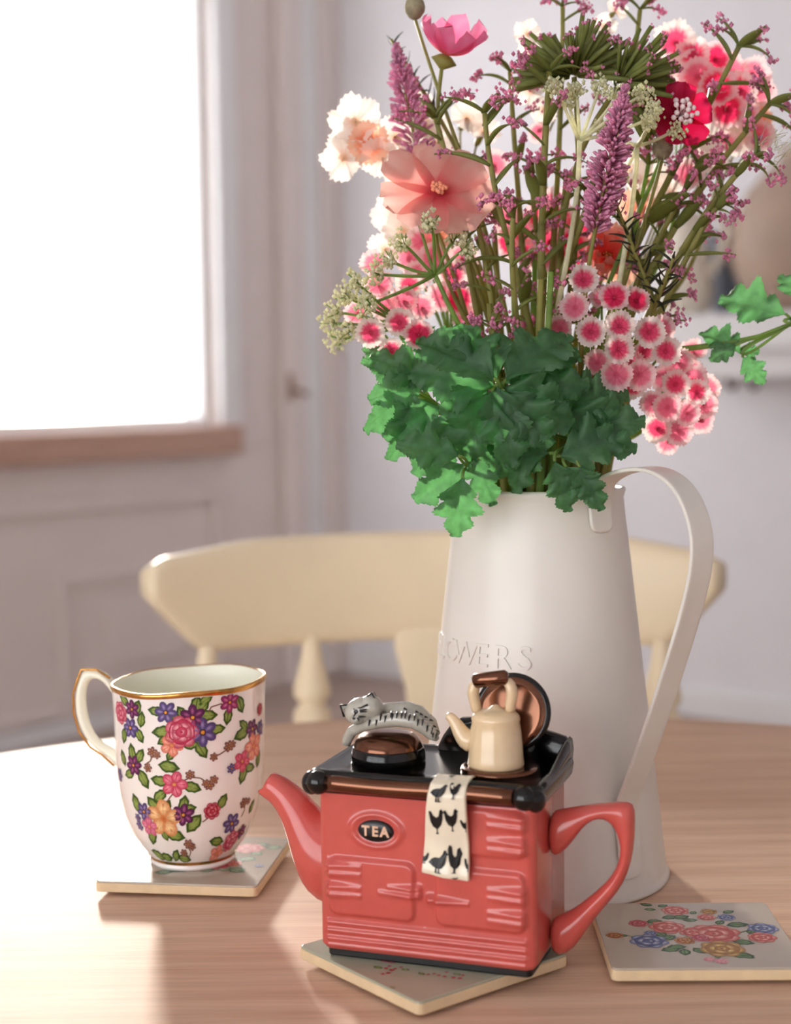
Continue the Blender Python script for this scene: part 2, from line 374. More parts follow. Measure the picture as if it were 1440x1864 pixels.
mb = MB().tube([UR * .045 + Vector((0, 0, .265)), UR * .10 + Vector((0, 0, .285)), UR * .125 + Vector((0, 0, .23)), UR * .10 + Vector((0, 0, .15)), UR * .068 + Vector((0, 0, .11))], .013, 10); obj('handle', mb, M['cream_pot'], jg)
tp_ = shelfpos(1335, .10)
bw = thing('slate_bowl', 'slate blue bowl on the mantel shelf between cream jug and taupe pot', 'bowl', tp_)
obj('body', MB().lathe([(.035, 0), (.045, .008), (.06, .03), (.075, .12), (.078, .24), (.072, .24), (.06, .12), (.03, .03)], 28), M['slate'], bw)
obj('foot', MB().lathe([(.04, -.001), (.042, .006), (.036, .01), (.03, .0)], 24), M['slate'], bw)

# ------------------------------------------------------------------ table
TC = Vector((.0646, .605, TZ)); TR = .622
tb = thing('round_table', 'round pale wooden dining table with a soft sheen', 'table', (TC.x, TC.y, 0))
top = MB().lathe([(TR - .02, -.030), (TR - .004, -.026), (TR, -.014), (TR - .002, -.005), (TR - .008, 0), (TR - .05, 0), (.3, 0), (.02, 0)], 128)
top.v = [v + Vector((0, 0, TZ)) for v in top.v]
me_top = obj('tabletop', top, None, tb, sharp=40)
# the wood's coordinates start at the centre of the table
me_top.data.materials.append(table_wood())
obj('pedestal', MB().lathe([(.11, .12), (.12, .16), (.06, .24), (.05, .40), (.07, .52), (.05, .60), (.13, .70), (.30, .72), (.30, TZ - .0295)], 32), M['floor'], tb)
for k in range(4):
    a = PI / 4 + k * PI / 2; d = Vector((math.cos(a), math.sin(a), 0))
    obj('foot', MB().tube([d * .04 + Vector((0, 0, .20)), d * .18 + Vector((0, 0, .15)), d * .36 + Vector((0, 0, .05)), d * .42 + Vector((0, 0, .025))], [.045, .035, .028, .025], 8), M['floor'], tb)

# ------------------------------------------------------------------ chair
CY = 1.50
cc = P(785, 1000, CY)
ch = thing('dining_chair', 'cream painted wooden chair with turned spindles behind the table', 'chair', (cc.x, CY - .21, 0))
def cw(x, y, z): return Vector((x, y + .10, z))
# crest rail: bowed in plan, its ends come toward the table
rail = MB(); rings = []; NS = 80; HW = .264
ztm = P(785, 967, CY).z; zbm = P(800, 1163, CY).z
for i in range(NS + 1):
    t = lerp(-1, 1, i / NS); x = t * HW; y = .11 - .10 * t * t
    e = abs(t)
    zt = ztm - .004 * e * e - .010 * sm(.6, 1, e) - .009 * sm(.92, 1, e) ** 2
    zb_ = zbm + .001 * e + .012 * sm(.80, .9, e) + .043 * max(0, (e - .86) / .14) ** 1.25
    th = .012
    nx = .20 * t / HW; nn = Vector((nx * 1.0, 1, 0)).normalized()
    lean = Vector((0, .05, 1)) 
    ring_ = []
    for k in range(16):
        a = 2 * PI * k / 16
        ca, sa = math.cos(a), math.sin(a)
        fz = (abs(sa) ** .45) * (1 if sa >= 0 else -1); fd = (abs(ca) ** .7) * (1 if ca >= 0 else -1)
        zc, hh = (zt + zb_) / 2, (zt - zb_) / 2
        ring_.append(cw(x, y, 0) + nn * (fd * th) + Vector((0, .06 * (zc + fz * hh - zbm), zc + fz * hh)))
    rings.append(ring_)
rail.loft(rings); obj('crest_rail', rail, M['cream_paint'], ch)
SEAT = .445
def spindle(x, y, ztop_):
    top_ = [(.0085, 0), (.0085, .014), (.0105, .026), (.0145, .040), (.0180, .052), (.0182, .058), (.0125, .064), (.0128, .067), (.0178, .072), (.0186, .078), (.0176, .086), (.0188, .105), (.0165, .13), (.012, .165), (.0115, .19), (.017, .2), (.0125, .212), (.0165, .245), (.014, .28), (.011, .31)]
    h = ztop_ - SEAT; prof = [(r, h - d * h / .31) for r, d in reversed(top_)]
    mb = MB().lathe(prof, 18)
    mb.v = [cw(x + v.x, y + v.y - .06 * (1 - v.z / h), SEAT + v.z) for v in mb.v]
    obj('spindle', mb, M['cream_paint'], ch)
kx = CY / 2800
for px in (387, 566, 1004, 1184):
    x = (px - 785) * kx; t = x / HW; spindle(x, .11 - .10 * t * t, zbm + .015)
sp = MB(); hs = .034
outl = [(-.6, 0), (-.75, .04), (-1.0, .10), (-.95, .16), (-.7, .22), (-.62, .27), (-.8, .33), (-1.1, .375), (-1.0, .40)]
oh = (zbm + .015 - SEAT) / .40
pts = [(x * hs, z * oh) for x, z in outl] + [(-x * hs, z * oh) for x, z in reversed(outl)]
sp.prism(pts, (1, 0, 0), (0, .14, 1), (0, .012, 0), cw(0, .11 - .045 - .012, SEAT)); obj('splat', sp, M['cream_paint'], ch, smooth=False, bevel=.003)
seat = MB(); so = []
for k in range(48):
    a = 2 * PI * k / 48; c_, s_ = math.cos(a), math.sin(a)
    so.append((.215 * (abs(c_) ** .6) * (1 if c_ >= 0 else -1), .21 * (abs(s_) ** .6) * (1 if s_ >= 0 else -1)))
seat.prism(so, (1, 0, 0), (0, 1, 0), (0, 0, .035), (0, -.03, SEAT - .03)); obj('seat', seat, M['cream_paint'], ch, smooth=False, bevel=.008)
for sx in (-1, 1):
    for sy in (-1, 1):
        a = Vector((sx * .15, -.03 + sy * .15, SEAT - .02)); b = Vector((sx * .20, -.03 + sy * .20, 0))
        obj('leg', MB().tube([lerp(a, b, t) for t in (0, .15, .3, .45, .6, .8, 1)], [.016, .018, .022, .018, .02, .017, .013], 12), M['cream_paint'], ch)
for sx in (-1, 1):
    obj('stretcher', MB().tube([(sx * .178, -.2, .2), (sx * .178, -.03, .2), (sx * .178, .14, .2)], [.009, .013, .009], 10), M['cream_paint'], ch)

# ------------------------------------------------------------------ printed flowers (flat print laid on a surface)
class Print:
    """flat coloured shapes in a plane (metres), later laid on a surface by map(u, v, layer)"""
    def __init__(s, seed=1): s.p = []; s.r = random.Random(seed)
    def poly(s, pts, col, layer, edge=None, mid=None):
        s.p.append((pts, col, layer, edge, mid))
    def blob(s, x, y, rx, ry, ang, col, layer, edge=None, n=12, wob=.0):
        ca, sa = math.cos(ang), math.sin(ang); pts = []
        for k in range(n):
            a = 2 * PI * k / n; q = 1 + s.r.uniform(-wob, wob)
            px, py = rx * math.cos(a) * q, ry * math.sin(a) * q
            pts.append((x + px * ca - py * sa, y + px * sa + py * ca))
        s.poly(pts, col, layer, edge, (x, y))
    def leaf(s, x, y, ang, L, W, dark=S(62, 84, 30), light=S(150, 166, 84)):
        ca, sa = math.cos(ang), math.sin(ang)
        def T_(k, wd): return [(x + a * ca - b * sa, y + a * sa + b * ca) for a, b in k]
        out = [(-.5, 0), (-.3, .35), (-.1, .5), (.08, .42), (.2, .44), (.35, .2), (.5, 0), (.35, -.22), (.2, -.42), (.08, -.40), (-.1, -.5), (-.3, -.35)]
        s.poly(T_([(a * L, b * W) for a, b in out], W), dark, 0, None, (x, y))
        s.poly(T_([(a * L * .72 - .02 * L, b * W * .66) for a, b in out], W), light, 1, mixc(light, dark, .35), (x, y))
        s.poly(T_([(-.5 * L, .03 * W), (.36 * L, .02 * W), (.36 * L, -.05 * W), (-.5 * L, -.07 * W)], W), dark, 2)
    def vine(s, pts, col=S(120, 80, 60), w=.00035):
        for (a, b), (c, d) in zip(pts[:-1], pts[1:]):
            l = math.hypot(c - a, d - b) or 1; nx, ny = -(d - b) / l * w, (c - a) / l * w
            s.poly([(a + nx, b + ny), (c + nx, d + ny), (c - nx, d - ny), (a - nx, b - ny)], col, 0)
    def violet(s, x, y, r, c1, c2, n=6, eye=S(226, 150, 60)):
        a0 = s.r.uniform(0, 6)
        for k in range(n):
            a = a0 + 2 * PI * k / n
            s.blob(x + .58 * r * math.cos(a), y + .58 * r * math.sin(a), .48 * r, .34 * r, a, c1, 2, mixc(c1, S(30, 20, 40), .45))
        for k in range(n):
            a = a0 + 2 * PI * k / n
            s.blob(x + .52 * r * math.cos(a), y + .52 * r * math.sin(a), .30 * r, .14 * r, a, c2, 3, c1)
        s.blob(x, y, .22 * r, .22 * r, 0, S(70, 30, 40), 4, None, 8); s.blob(x, y, .14 * r, .14 * r, 0, eye, 5, None, 8)
    def rose(s, x, y, r, dark, midc, light):
        a0 = s.r.uniform(0, 6)
        for k in range(7):
            a = a0 + 2 * PI * k / 7
            s.blob(x + .62 * r * math.cos(a), y + .62 * r * math.sin(a), .42 * r, .40 * r, a, light, 2, dark, 12, .06)
        s.blob(x, y, .78 * r, .76 * r, 0, midc, 3, dark, 16, .06)
        for k in range(5):
            a = a0 + .4 + 2 * PI * k / 5
            s.blob(x + .36 * r * math.cos(a), y + .36 * r * math.sin(a), .34 * r, .26 * r, a + PI / 2, light, 4, dark, 12, .08)
        s.blob(x, y, .36 * r, .34 * r, 0, midc, 5, dark, 12, .06)
        s.blob(x + .06 * r, y, .20 * r, .16 * r, a0, light, 6, dark, 8, .05)
        s.blob(x, y, .08 * r, .08 * r, 0, dark, 7, None, 6)
    def bloom(s, x, y, r, c1, c2, eye, n=5):
        a0 = s.r.uniform(0, 6)
        for k in range(n):
            a = a0 + 2 * PI * k / n
            s.blob(x + .56 * r * math.cos(a), y + .56 * r * math.sin(a), .46 * r, .40 * r, a, c1, 2, c2, 12, .08)
            s.poly([(x, y), (x + .8 * r * math.cos(a - .06), y + .8 * r * math.sin(a - .06)), (x + .8 * r * math.cos(a + .06), y + .8 * r * math.sin(a + .06))], c2, 3)
        s.blob(x, y, .20 * r, .20 * r, 0, eye, 4, c2, 10, .15)
    def build(s, name, parent, mp, mat, base=.00012, step=.00004, origin=None):
        mb = MB(); mb.c = []
        for pts, col, layer, edge, mid in s.p:
            h = base + step * layer + 2e-7 * len(mb.v) / 12; n = len(pts)
            if mid is None: mid = (sum(p[0] for p in pts) / n, sum(p[1] for p in pts) / n)
            v = [mp(mid[0], mid[1], h)] + [mp(a, b, h) for a, b in pts]
            mb.add(v, [(0, k + 1, (k + 1) % n + 1) for k in range(n)], [col] + [edge or col] * n)
        o = obj(name, mb, mat, parent, smooth=True); return o
ROSE = (S(176, 40, 74), S(220, 98, 124), S(246, 178, 188)); RED = (S(160, 30, 54), S(206, 66, 88), S(240, 150, 158))
CORAL = (S(186, 62, 56), S(222, 116, 102), S(246, 196, 178)); YEL = (S(150, 96, 30), S(212, 160, 64), S(246, 214, 132))
BLUE = (S(58, 70, 124), S(112, 124, 172), S(206, 212, 226)); PALE = (S(214, 120, 132), S(236, 180, 186), S(248, 220, 220))
VI = (S(104, 86, 138), S(164, 146, 190)); PL = (S(110, 46, 92), S(176, 96, 140)); CR = (S(246, 214, 160), S(206, 128, 76), S(190, 96, 50)); PE = (S(246, 190, 160), S(214, 104, 88), S(230, 160, 80))

# ------------------------------------------------------------------ coasters
def coaster(label, px_c, ang, side, top_mat, fill):
    c = Vector((px_c[0], px_c[1], TZ))
    t = thing('coaster', label, 'coaster', c, ang)
    h = side / 2; r = .003; o = []
    for sx, sy, a0 in ((1, 1, 0), (-1, 1, 90), (-1, -1, 180), (1, -1, 270)):
        for k in range(5):
            a = math.radians(a0 + k * 22.5); o.append((sx * (h - r) + r * math.cos(a), sy * (h - r) + r * math.sin(a)))
    obj('core', MB().prism(o, (1, 0, 0), (0, 1, 0), (0, 0, .0048), (0, 0, .0022)), M['tile_edge'], t, smooth=False, bevel=.0006)
    obj('glazed_top', MB().prism([(x * .994, y * .994) for x, y in o], (1, 0, 0), (0, 1, 0), (0, 0, .0012), (0, 0, .0068)), top_mat, t, smooth=False, bevel=.0006)
    for sx in (-1, 1):
        for sy in (-1, 1):
            obj('pad', MB().lathe([(.009, 0), (.0095, .001), (.0095, .0024)], 16, (sx * (h - .016), sy * (h - .016), 0)), M['cork'], t)
    pr = Print(len(label)); Ri = Matrix.Rotation(-ang, 3, 'Z')
    def loc(px, py): q = Ri @ (T(px, py, .008) - c); return q.x, q.y
    fill(pr, loc)
    pr.build('floral_print', t, lambda u, v, hh: Vector((u, v, .008 + hh)), M['print'], .00004, .000015)
    return t
def fill_right(p, loc):
    def Z(x, y): return loc(1040 + x / 3.6, 1600 + y / 3.6)
    k = .0685e-3
    for x, y, a, l in ((490, 168, 150, 90), (600, 176, 30, 80), (515, 200, 170, 80), (640, 252, 200, 110), (720, 250, 20, 120), (780, 270, 0, 100), (800, 222, 60, 70), (1030, 216, 30, 90), (1090, 300, 10, 150), (975, 285, 60, 90), (1130, 415, -20, 140), (1120, 500, -10, 150), (1160, 510, -30, 90), (840, 470, -60, 110), (745, 480, -95, 110), (650, 462, 200, 130), (690, 445, 180, 120), (580, 360, 120, 120), (545, 278, 10, 110), (1180, 345, 60, 90), (960, 510, -90, 60), (340, 372, 0, 70), (640, 385, 40, 120)):
        u, v = Z(x, y); p.leaf(u, v, math.radians(a), l * k * 1.1, l * k * .75, S(36, 70, 36), S(110, 146, 88))
    p.vine([Z(360, 372), Z(420, 380), Z(520, 390), Z(640, 370)], S(70, 100, 50), .0004); p.vine([Z(500, 290), Z(560, 278), Z(640, 290)], S(70, 100, 50), .0004); p.vine([Z(1100, 355), Z(1180, 330)], S(50, 80, 40), .0005)
    for x, y, r, c in ((680, 208, 92, CORAL), (885, 252, 62, CORAL), (900, 215, 56, YEL), (1015, 252, 62, BLUE), (440, 292, 66, RED), (285, 371, 56, (S(150, 70, 30), S(204, 118, 62), S(238, 180, 120))), (1255, 325, 100, BLUE), (1250, 385, 92, CORAL), (510, 408, 122, BLUE), (520, 355, 44, BLUE), (745, 405, 66, (S(150, 60, 30), S(214, 130, 50), S(246, 206, 110))), (630, 318, 118, CORAL), (800, 350, 90, CORAL), (935, 360, 170, CORAL), (860, 385, 70, RED), (990, 458, 140, YEL), (905, 528, 36, PALE), (985, 540, 42, PALE)):
        u, v = Z(x, y); p.rose(u, v, r * k * 1.06, *c)
def fill_mug(p, loc):
    def Z(x, y): return loc(100 + x / 3.13, 1180 + y / 3.13)
    k = .0935e-3
    for x, y, a, l in ((1180, 1120, 20, 90), (1250, 1135, 0, 90), (1100, 1200, -20, 100), (1030, 1215, 180, 90), (1040, 1265, -30, 100), (960, 1255, 170, 90), (720, 1258, 0, 120), (620, 1275, 190, 90), (870, 1262, 20, 90), (1150, 1170, -40, 80), (990, 1180, 120, 80)):
        u, v = Z(x, y); p.leaf(u, v, math.radians(a), l * k * 1.2, l * k, S(70, 104, 80), S(150, 172, 140))
    for x, y, r, c in ((1105, 1140, 92, PALE), (930, 1235, 80, RED), (1010, 1225, 60, CORAL), (830, 1250, 56, CORAL), (1165, 1240, 30, BLUE)):
        u, v = Z(x, y); p.rose(u, v, r * k, *c)
def fill_tea(p, loc):
    def Z(x, y): return loc(480 + x / 2.4, 1640 + y / 2.4)
    k = .1e-3
    for x, y, r in ((520, 320, 10), (545, 315, 11), (560, 303, 12), (575, 296, 9), (535, 295, 10), (550, 285, 10), (720, 322, 8), (745, 318, 9), (765, 325, 10), (790, 330, 9), (830, 335, 10), (858, 338, 11), (800, 312, 8), (870, 325, 8), (600, 290, 9)):
        u, v = Z(x, y); p.blob(u, v, r * k, r * k, 0, S(190, 56, 60), 2, S(150, 30, 40), 8, .15)
    for x, y, a, l in ((500, 290, 20, 50), (565, 378, 10, 28), (690, 318, 0, 40), (620, 300, 30, 40), (845, 320, 20, 40)):
        u, v = Z(x, y); p.leaf(u, v, math.radians(a), l * k, l * k * .6)
    for x, y, r, c in ((640, 225, 90, CORAL), (760, 240, 80, ROSE), (560, 250, 60, RED)):
        u, v = Z(x, y); p.rose(u, v, r * k, *c)
coaster('square grey-beige ceramic coaster printed with a colourful rose bouquet, nothing on it', (.1362, .698), math.radians(-1), .0865, M['tile'], fill_right)
coaster('square grey-beige coaster with pink roses under the floral mug', (-.1105, .8226), math.radians(-8), .0868, M['tile'], fill_mug)
coaster('square sage green coaster set cornerwise under the coral teapot', (.0143, .6817), math.radians(-51.5), .0876, M['tile_sage'], fill_tea)

# ------------------------------------------------------------------ mug
MC = Vector((-.1129, .8225, TZ + .0081))
mug = thing('floral_mug', 'white china mug with pink and purple flowers and gold rim', 'mug', MC)
MPROF = [(.0225, 0), (.0232, .0012), (.0226, .003), (.0243, .0055), (.0283, .011), (.0322, .018), (.0356, .027), (.0380, .038), (.0394, .050), (.0402, .064), (.0406, .080), (.0410, .092), (.0416, .0985)]
def mr(z):
    for (r0, z0_), (r1, z1_) in zip(MPROF[:-1], MPROF[1:]):
        if z0_ <= z <= z1_: return lerp(r0, r1, (z - z0_) / (z1_ - z0_))
    return MPROF[-1][0] if z > 0 else MPROF[0][0]
def wav(a, z):                                    # the rim dips and rises in soft waves
    return .0004 * math.cos(5 * a + .8) * sm(.06, .0985, z) + .0014 * math.cos(a - .1) * sm(.05, .0985, z)
def mlathe(prof, n=96):
    mb = MB(); rings = []
    for r, z in prof: rings.append([Vector((r * math.cos(a), r * math.sin(a), z + wav(a, z))) for a in [2 * PI * k / n for k in range(n)]])
    return mb, rings
fine = []
for (r0, z0_), (r1, z1_) in zip(MPROF[:-1], MPROF[1:]):
    for k in range(3): fine.append((lerp(r0, r1, k / 3), lerp(z0_, z1_, k / 3)))
fine.append(MPROF[-1])
mb, rg = mlathe([(.002, .0012), (.019, .0012), (.0195, 0)] + fine); mb.loft(rg, False); obj('body', mb, M['china'], mug)
mb, rg = mlathe([(.0416, .0985), (.0414, .0992), (.0407, .0994), (.0401, .0988), (.0396, .092), (.0390, .064), (.0376, .044), (.034, .027), (.026, .014), (.012, .009), (.002, .0085)]); mb.loft(rg, False); obj('inner_wall', mb, M['china_in'], mug)
mb, rg = mlathe([(.04155, .0968), (.0418, .0972), (.0420, .0985), (.0417, .0994), (.0408, .0997), (.0404, .0991)]); mb.loft(rg, False); obj('gold_rim', mb, M['gold'], mug)
mb, rg = mlathe([(.0230, .0030), (.0234, .0034), (.0240, .0043), (.0243, .0050)]); mb.v = []; mb.loft([[v * 1.004 for v in r] for r in rg], False); obj('gold_foot_band', mb, M['gold'], mug)
# handle, in the vertical plane that runs to the left of the mug
hp0 = MC; hn = Vector((.12, 1, 0)).normalized(); hd = Vector((-1, .12, 0)).normalized()
def hl(px, py): return onplane(px, py, hp0, hn) - MC
ho = [(222, 1265), (205, 1232), (180, 1216), (152, 1216), (146, 1232), (137, 1260), (138, 1295), (148, 1330), (168, 1358), (190, 1372), (212, 1392), (228, 1415)]
hi = [(222, 1290), (206, 1262), (192, 1240), (174, 1232), (160, 1240), (155, 1262), (157, 1295), (165, 1325), (180, 1348), (200, 1358), (220, 1368), (232, 1380)]
rings = []
for i, (a, b) in enumerate(zip(ho, hi)):
    A, B = hl(*a), hl(*b); c = (A + B) / 2; u = (A - B) / 2; wv = hn * (.0042 + .001 * (i in (0, 11)))
    rings.append([c + u * math.cos(q) + wv * math.sin(q) for q in [2 * PI * k / 14 for k in range(14)]])
mb = MB().loft(rings); hh = obj('handle', mb, M['china_in'], mug, sub=1)
gl_ = MB(); gl_.tube([hl(a[0] - 1, a[1]) - hn * .0034 + (hl(*a) - hl(*b)).normalized() * -.0002 for a, b in list(zip(ho, hi))[1:-1]], .0007, 6); obj('gold_line', gl_, M['gold'], hh)
# the flowers on the mug
def mugpt(zx, zy):
    d = ray(100 + zx / 3.13, 1180 + zy / 3.13); r = .040
    for _ in range(8):
        o = Vector((CAM.x - MC.x, CAM.y - MC.y)); e = Vector((d.x, d.y)); A_ = e.dot(e); B_ = o.dot(e); C_ = o.dot(o) - r * r
        D_ = max(0, B_ * B_ - A_ * C_); t = (-B_ - math.sqrt(D_)) / A_
        q = CAM + d * t - MC; r = mr(q.z)
    return math.atan2(q.x, -q.y) * .040, q.z
def mugmap(u, v, h):
    a = u / .040; z = max(.0055, min(.0965, v)); r = mr(z) + h; s_ = (mr(z + .0005) - mr(z - .0005)) / .001
    aa = a - PI / 2
    return Vector((r * math.sin(a), -r * math.cos(a), z + wav(aa, z) - h * s_))
pr = Print(3); kz = .0895e-3
def Lf(x, y, a, l=80): u, v = mugpt(x, y); pr.leaf(u, v, math.radians(a), l * kz * 1.35, l * kz * .78)
def Vn(*p): pr.vine([mugpt(*q) for q in p])
def Vi(x, y, r, c): u, v = mugpt(x, y); pr.violet(u, v, r * kz * 1.42, *c)
def Ro(x, y, r, c): u, v = mugpt(x, y); pr.rose(u, v, r * kz * 1.3, *c)
def Bl(x, y, r, c): u, v = mugpt(x, y); pr.bloom(u, v, r * kz * 1.42, *c)
for a in ((470, 325, 70), (492, 395, 80), (395, 492, -100), (482, 490, -60), (395, 285, 150), (575, 350, 170), (610, 472, 185, 100), (625, 520, 210, 80), (805, 325, 80, 90), (840, 345, 40), (872, 388, 0, 90), (925, 465, 5, 80), (835, 580, -60, 90), (782, 545, 10, 90), (725, 375, 120), (700, 405, 150), (1055, 325, -70, 90), (985, 392, -100), (1065, 490, 200, 100), (1075, 440, 140, 70), (1070, 722, -110, 90), (1110, 680, -10), (1157, 630, 70), (440, 590, 100, 90), (485, 610, 60), (425, 715, -160), (505, 745, -60, 100), (390, 620, 110, 80), (650, 675, -10, 100), (595, 755, 170, 90), (782, 792, -20, 90), (600, 840, 40, 90), (465, 885, 110, 100), (560, 890, 130, 90), (635, 905, 60, 80), (735, 890, 80, 90), (760, 915, 10, 80), (790, 1000, -130, 110), (685, 1065, -15, 110), (625, 1060, 110, 70), (555, 1070, 250, 100), (955, 872, 60, 80), (920, 1100, 170, 90), (590, 1175, 160, 100), (640, 1190, 0, 90), (690, 1180, 60, 80), (740, 1198, -10, 90), (660, 605, -120, 70), (1120, 900, 60, 70), (1030, 1160, -60, 80), (860, 300, 30, 70)): Lf(*a)
Vn((890, 625), (940, 605), (985, 575), (1010, 545)); Vn((860, 400), (890, 340), (950, 320)); Vn((510, 665), (545, 640), (560, 590)); Vn((680, 820), (655, 850), (632, 885)); Vn((740, 750), (780, 735), (830, 740), (880, 775)); Vn((840, 990), (875, 965), (895, 930), (950, 880)); Vn((760, 1200), (775, 1160), (750, 1120), (795, 1130)); Vn((1060, 960), (1080, 920), (1078, 885)); Vn((1020, 660), (1005, 690))
for x, y, r in ((555, 590, 24), (580, 605, 18), (530, 680, 20), (990, 560, 24), (1010, 550, 18), (905, 620, 18), (880, 780, 22), (905, 750, 20), (770, 720, 20), (860, 770, 18), (760, 1115, 24), (780, 1130, 20), (1075, 880, 24), (1100, 870, 16), (735, 1165, 20)): Vi(x, y, r, (S(150, 96, 84), S(190, 150, 110)))
for x, y, r, c in ((440, 335, 40, PL), (432, 445, 44, VI), (632, 362, 46, VI), (785, 398, 52, PL), (842, 482, 58, VI), (995, 312, 44, (S(170, 60, 110), S(214, 130, 160))), (1122, 465, 40, PL), (1168, 462, 34, VI), (1005, 685, 22, VI), (450, 665, 44, PL), (510, 930, 40, VI), (475, 965, 20, VI), (485, 1010, 22, VI), (732, 948, 48, PL), (1005, 997, 46, VI), (1060, 1045, 34, PL), (372, 720, 30, VI)): Vi(x, y, r, c)
for x, y, r, c in ((665, 552, 48, PE), (1130, 560, 60, PE), (620, 970, 84, CR), (918, 1168, 44, PE), (680, 775, 56, (S(240, 150, 166), S(190, 44, 80), S(236, 180, 90))), (1065, 645, 46, (S(238, 130, 150), S(190, 44, 80), S(236, 180, 90))), (540, 1015, 44, (S(240, 160, 180), S(196, 70, 110), S(236, 180, 90)))): Bl(x, y, r, c)
for x, y, r, c in ((375, 358, 54, ROSE), (722, 478, 74, ROSE), (895, 926, 42, RED), (1000, 1097, 54, ROSE), (1165, 360, 28, RED)): Ro(x, y, r, c)
r2 = random.Random(5)                                          # the pattern goes on round the back
for k in range(9):
    u, v = .040 * lerp(PI * .58, PI * 1.42, (k % 3 + .5) / 3), .025 + .024 * (k // 3) + r2.uniform(-.004, .004)
    for q in range(6): a = q * 1.05; pr.leaf(u + .0085 * math.cos(a), v + .0085 * math.sin(a), a, .007, .004)
    pr.violet(u + .005, v + .004, .0048, *VI); pr.violet(u - .005, v + .003, .0044, *PL); pr.rose(u, v - .002, .0062, *ROSE)
pr.build('floral_print', mug, mugmap, M['print'], .00012, .00004)

# ------------------------------------------------------------------ flower jug
JC = Vector((.0766, .8189, TZ))
JH, JR0, JR1 = .2085, .0682, .0442
jug = thing('flower_jug', 'tall white enamel jug with strap handle holding the bouquet', 'jug', JC)
def jr(z): return lerp(JR0, JR1, z / JH)
prof = [(.01, .0015), (.062, .0015), (.0672, 0), (.0690, .0008), (.0692, .0022), (.0680, .0034)] + [(jr(z), z) for z in [.006 + i * .0195 for i in range(10)]] + [(JR1 + .0006, .2040), (JR1 + .0012, .2060), (JR1 + .0017, .2075), (JR1 + .0014, .2090), (JR1 + .0004, .2096), (JR1 - .0008, .2090), (JR1 - .0013, .2075), (JR1 - .0012, .2), (jr(.1) - .0014, .1), (jr(.01) - .0014, .006), (.01, .004)]
obj('body', MB().lathe(prof, 96), M['jug'], jug)
az = math.radians(37); hdir = Vector((math.sin(az), -math.cos(az), 0)); hnrm = Vector((math.cos(az), math.sin(az), 0))
def jl(px, py): return onplane(px, py, JC, hnrm) - JC
cl = [(1080, 905), (1088, 893), (1102, 876), (1124, 862), (1150, 855), (1178, 852), (1206, 858), (1232, 874), (1253, 900), (1268, 935), (1277, 970), (1278, 1005), (1274, 1045), (1265, 1085), (1253, 1130), (1238, 1180), (1222, 1230), (1206, 1280), (1189, 1330), (1170, 1385), (1152, 1432), (1134, 1475)]
cp = [jl(*p) for p in cl]
tabt = [hdir * (jr(z) + .0012) + Vector((0, 0, z)) for z in (.1875, .196, .2035)]
tabb = [hdir * (jr(z) + .0014) + Vector((0, 0, z)) for z in (.020, .012)]
cp = tabt + [hdir * (JR1 + .0035) + Vector((0, 0, .2105))] + cp[2:] + [hdir * (jr(.031) + .0025) + Vector((0, 0, .031))] + tabb
rings = []
sw = .0078
for i, p in enumerate(cp):
    t = (cp[min(i + 1, len(cp) - 1)] - cp[max(i - 1, 0)]).normalized(); n = hnrm.cross(t).normalized(); th = .0008
    ring_ = []
    for a, b in ((-1, -1), (-.9, -1.5), (0, -1.15), (.9, -1.5), (1, -1), (1, 1), (.9, 1.5), (0, 1.15), (-.9, 1.5), (-1, 1)): ring_.append(p + hnrm * (a * sw) + n * (b * th))
    rings.append(ring_)
obj('handle', MB().loft(rings), M['jug'], jug, sub=2)
# raised word round the jug
def text_mesh(body, size, extrude, offset=0.0, spacing=1.0):
    cu = bpy.data.curves.new('txt', 'FONT'); cu.body = body; cu.size = size; cu.extrude = extrude; cu.offset = offset; cu.space_character = spacing
    cu.align_x = 'CENTER'; cu.align_y = 'CENTER'; cu.resolution_u = 3
    o = bpy.data.objects.new('txt', cu); COL.objects.link(o); dg = bpy.context.evaluated_depsgraph_get(); me = o.evaluated_get(dg).to_mesh()
    v = [p.co.copy() for p in me.vertices]; f = [tuple(p.vertices) for p in me.polygons]
    o.evaluated_get(dg).to_mesh_clear(); bpy.data.objects.remove(o); bpy.data.curves.remove(cu); return v, f
zl = (P(880, 1200, JC.y - .05).z - TZ)
lets = 'FLOWERS'
for i, ch_ in enumerate(lets):
    v, f = text_mesh(ch_, .0170, .0008)
    a_s = math.asin(max(-1, min(1, (940 - 983) / 186.))); a0 = a_s - (6 - i) * math.radians(12.4)
    mb = MB(); vv = []
    for p in v:
        z = zl + p.y; r = jr(z) + p.z + .0001; a = a0 + p.x / jr(z); vv.append(Vector((r * math.sin(a), -r * math.cos(a), z)))
    mb.add(vv, f); obj('raised_letter', mb, M['jug'], jug, smooth=False)

# ------------------------------------------------------------------ teapot shaped like a range cooker
TA = math.radians(-19.4); TPC = Vector((.0203, .6858, TZ + .0081))
pot = thing('novelty_teapot', 'coral pink teapot shaped like a range cooker with cat and kettle on top', 'teapot', TPC, TA)
RT = Matrix.Rotation(TA, 3, 'Z'); RTi = RT.inverted()
def tpl(px, py, yl=0.0):
    n = RT @ Vector((0, 1, 0)); return RTi @ (onplane(px, py, TPC + n * yl, n) - TPC)
W2, D2, PZ0, PZ1 = .0499, .0290, .0040, .0762
def rr(x, z, x0, x1, z0, z1, r, e):              # soft step of a rounded rectangle
    cx, cz = (x0 + x1) / 2, (z0 + z1) / 2; qx = abs(x - cx) - (x1 - x0) / 2 + r; qz = abs(z - cz) - (z1 - z0) / 2 + r
    d = math.hypot(max(qx, 0), max(qz, 0)) + min(max(qx, qz), 0) - r
    return 1 - sm(-e, 0, d)
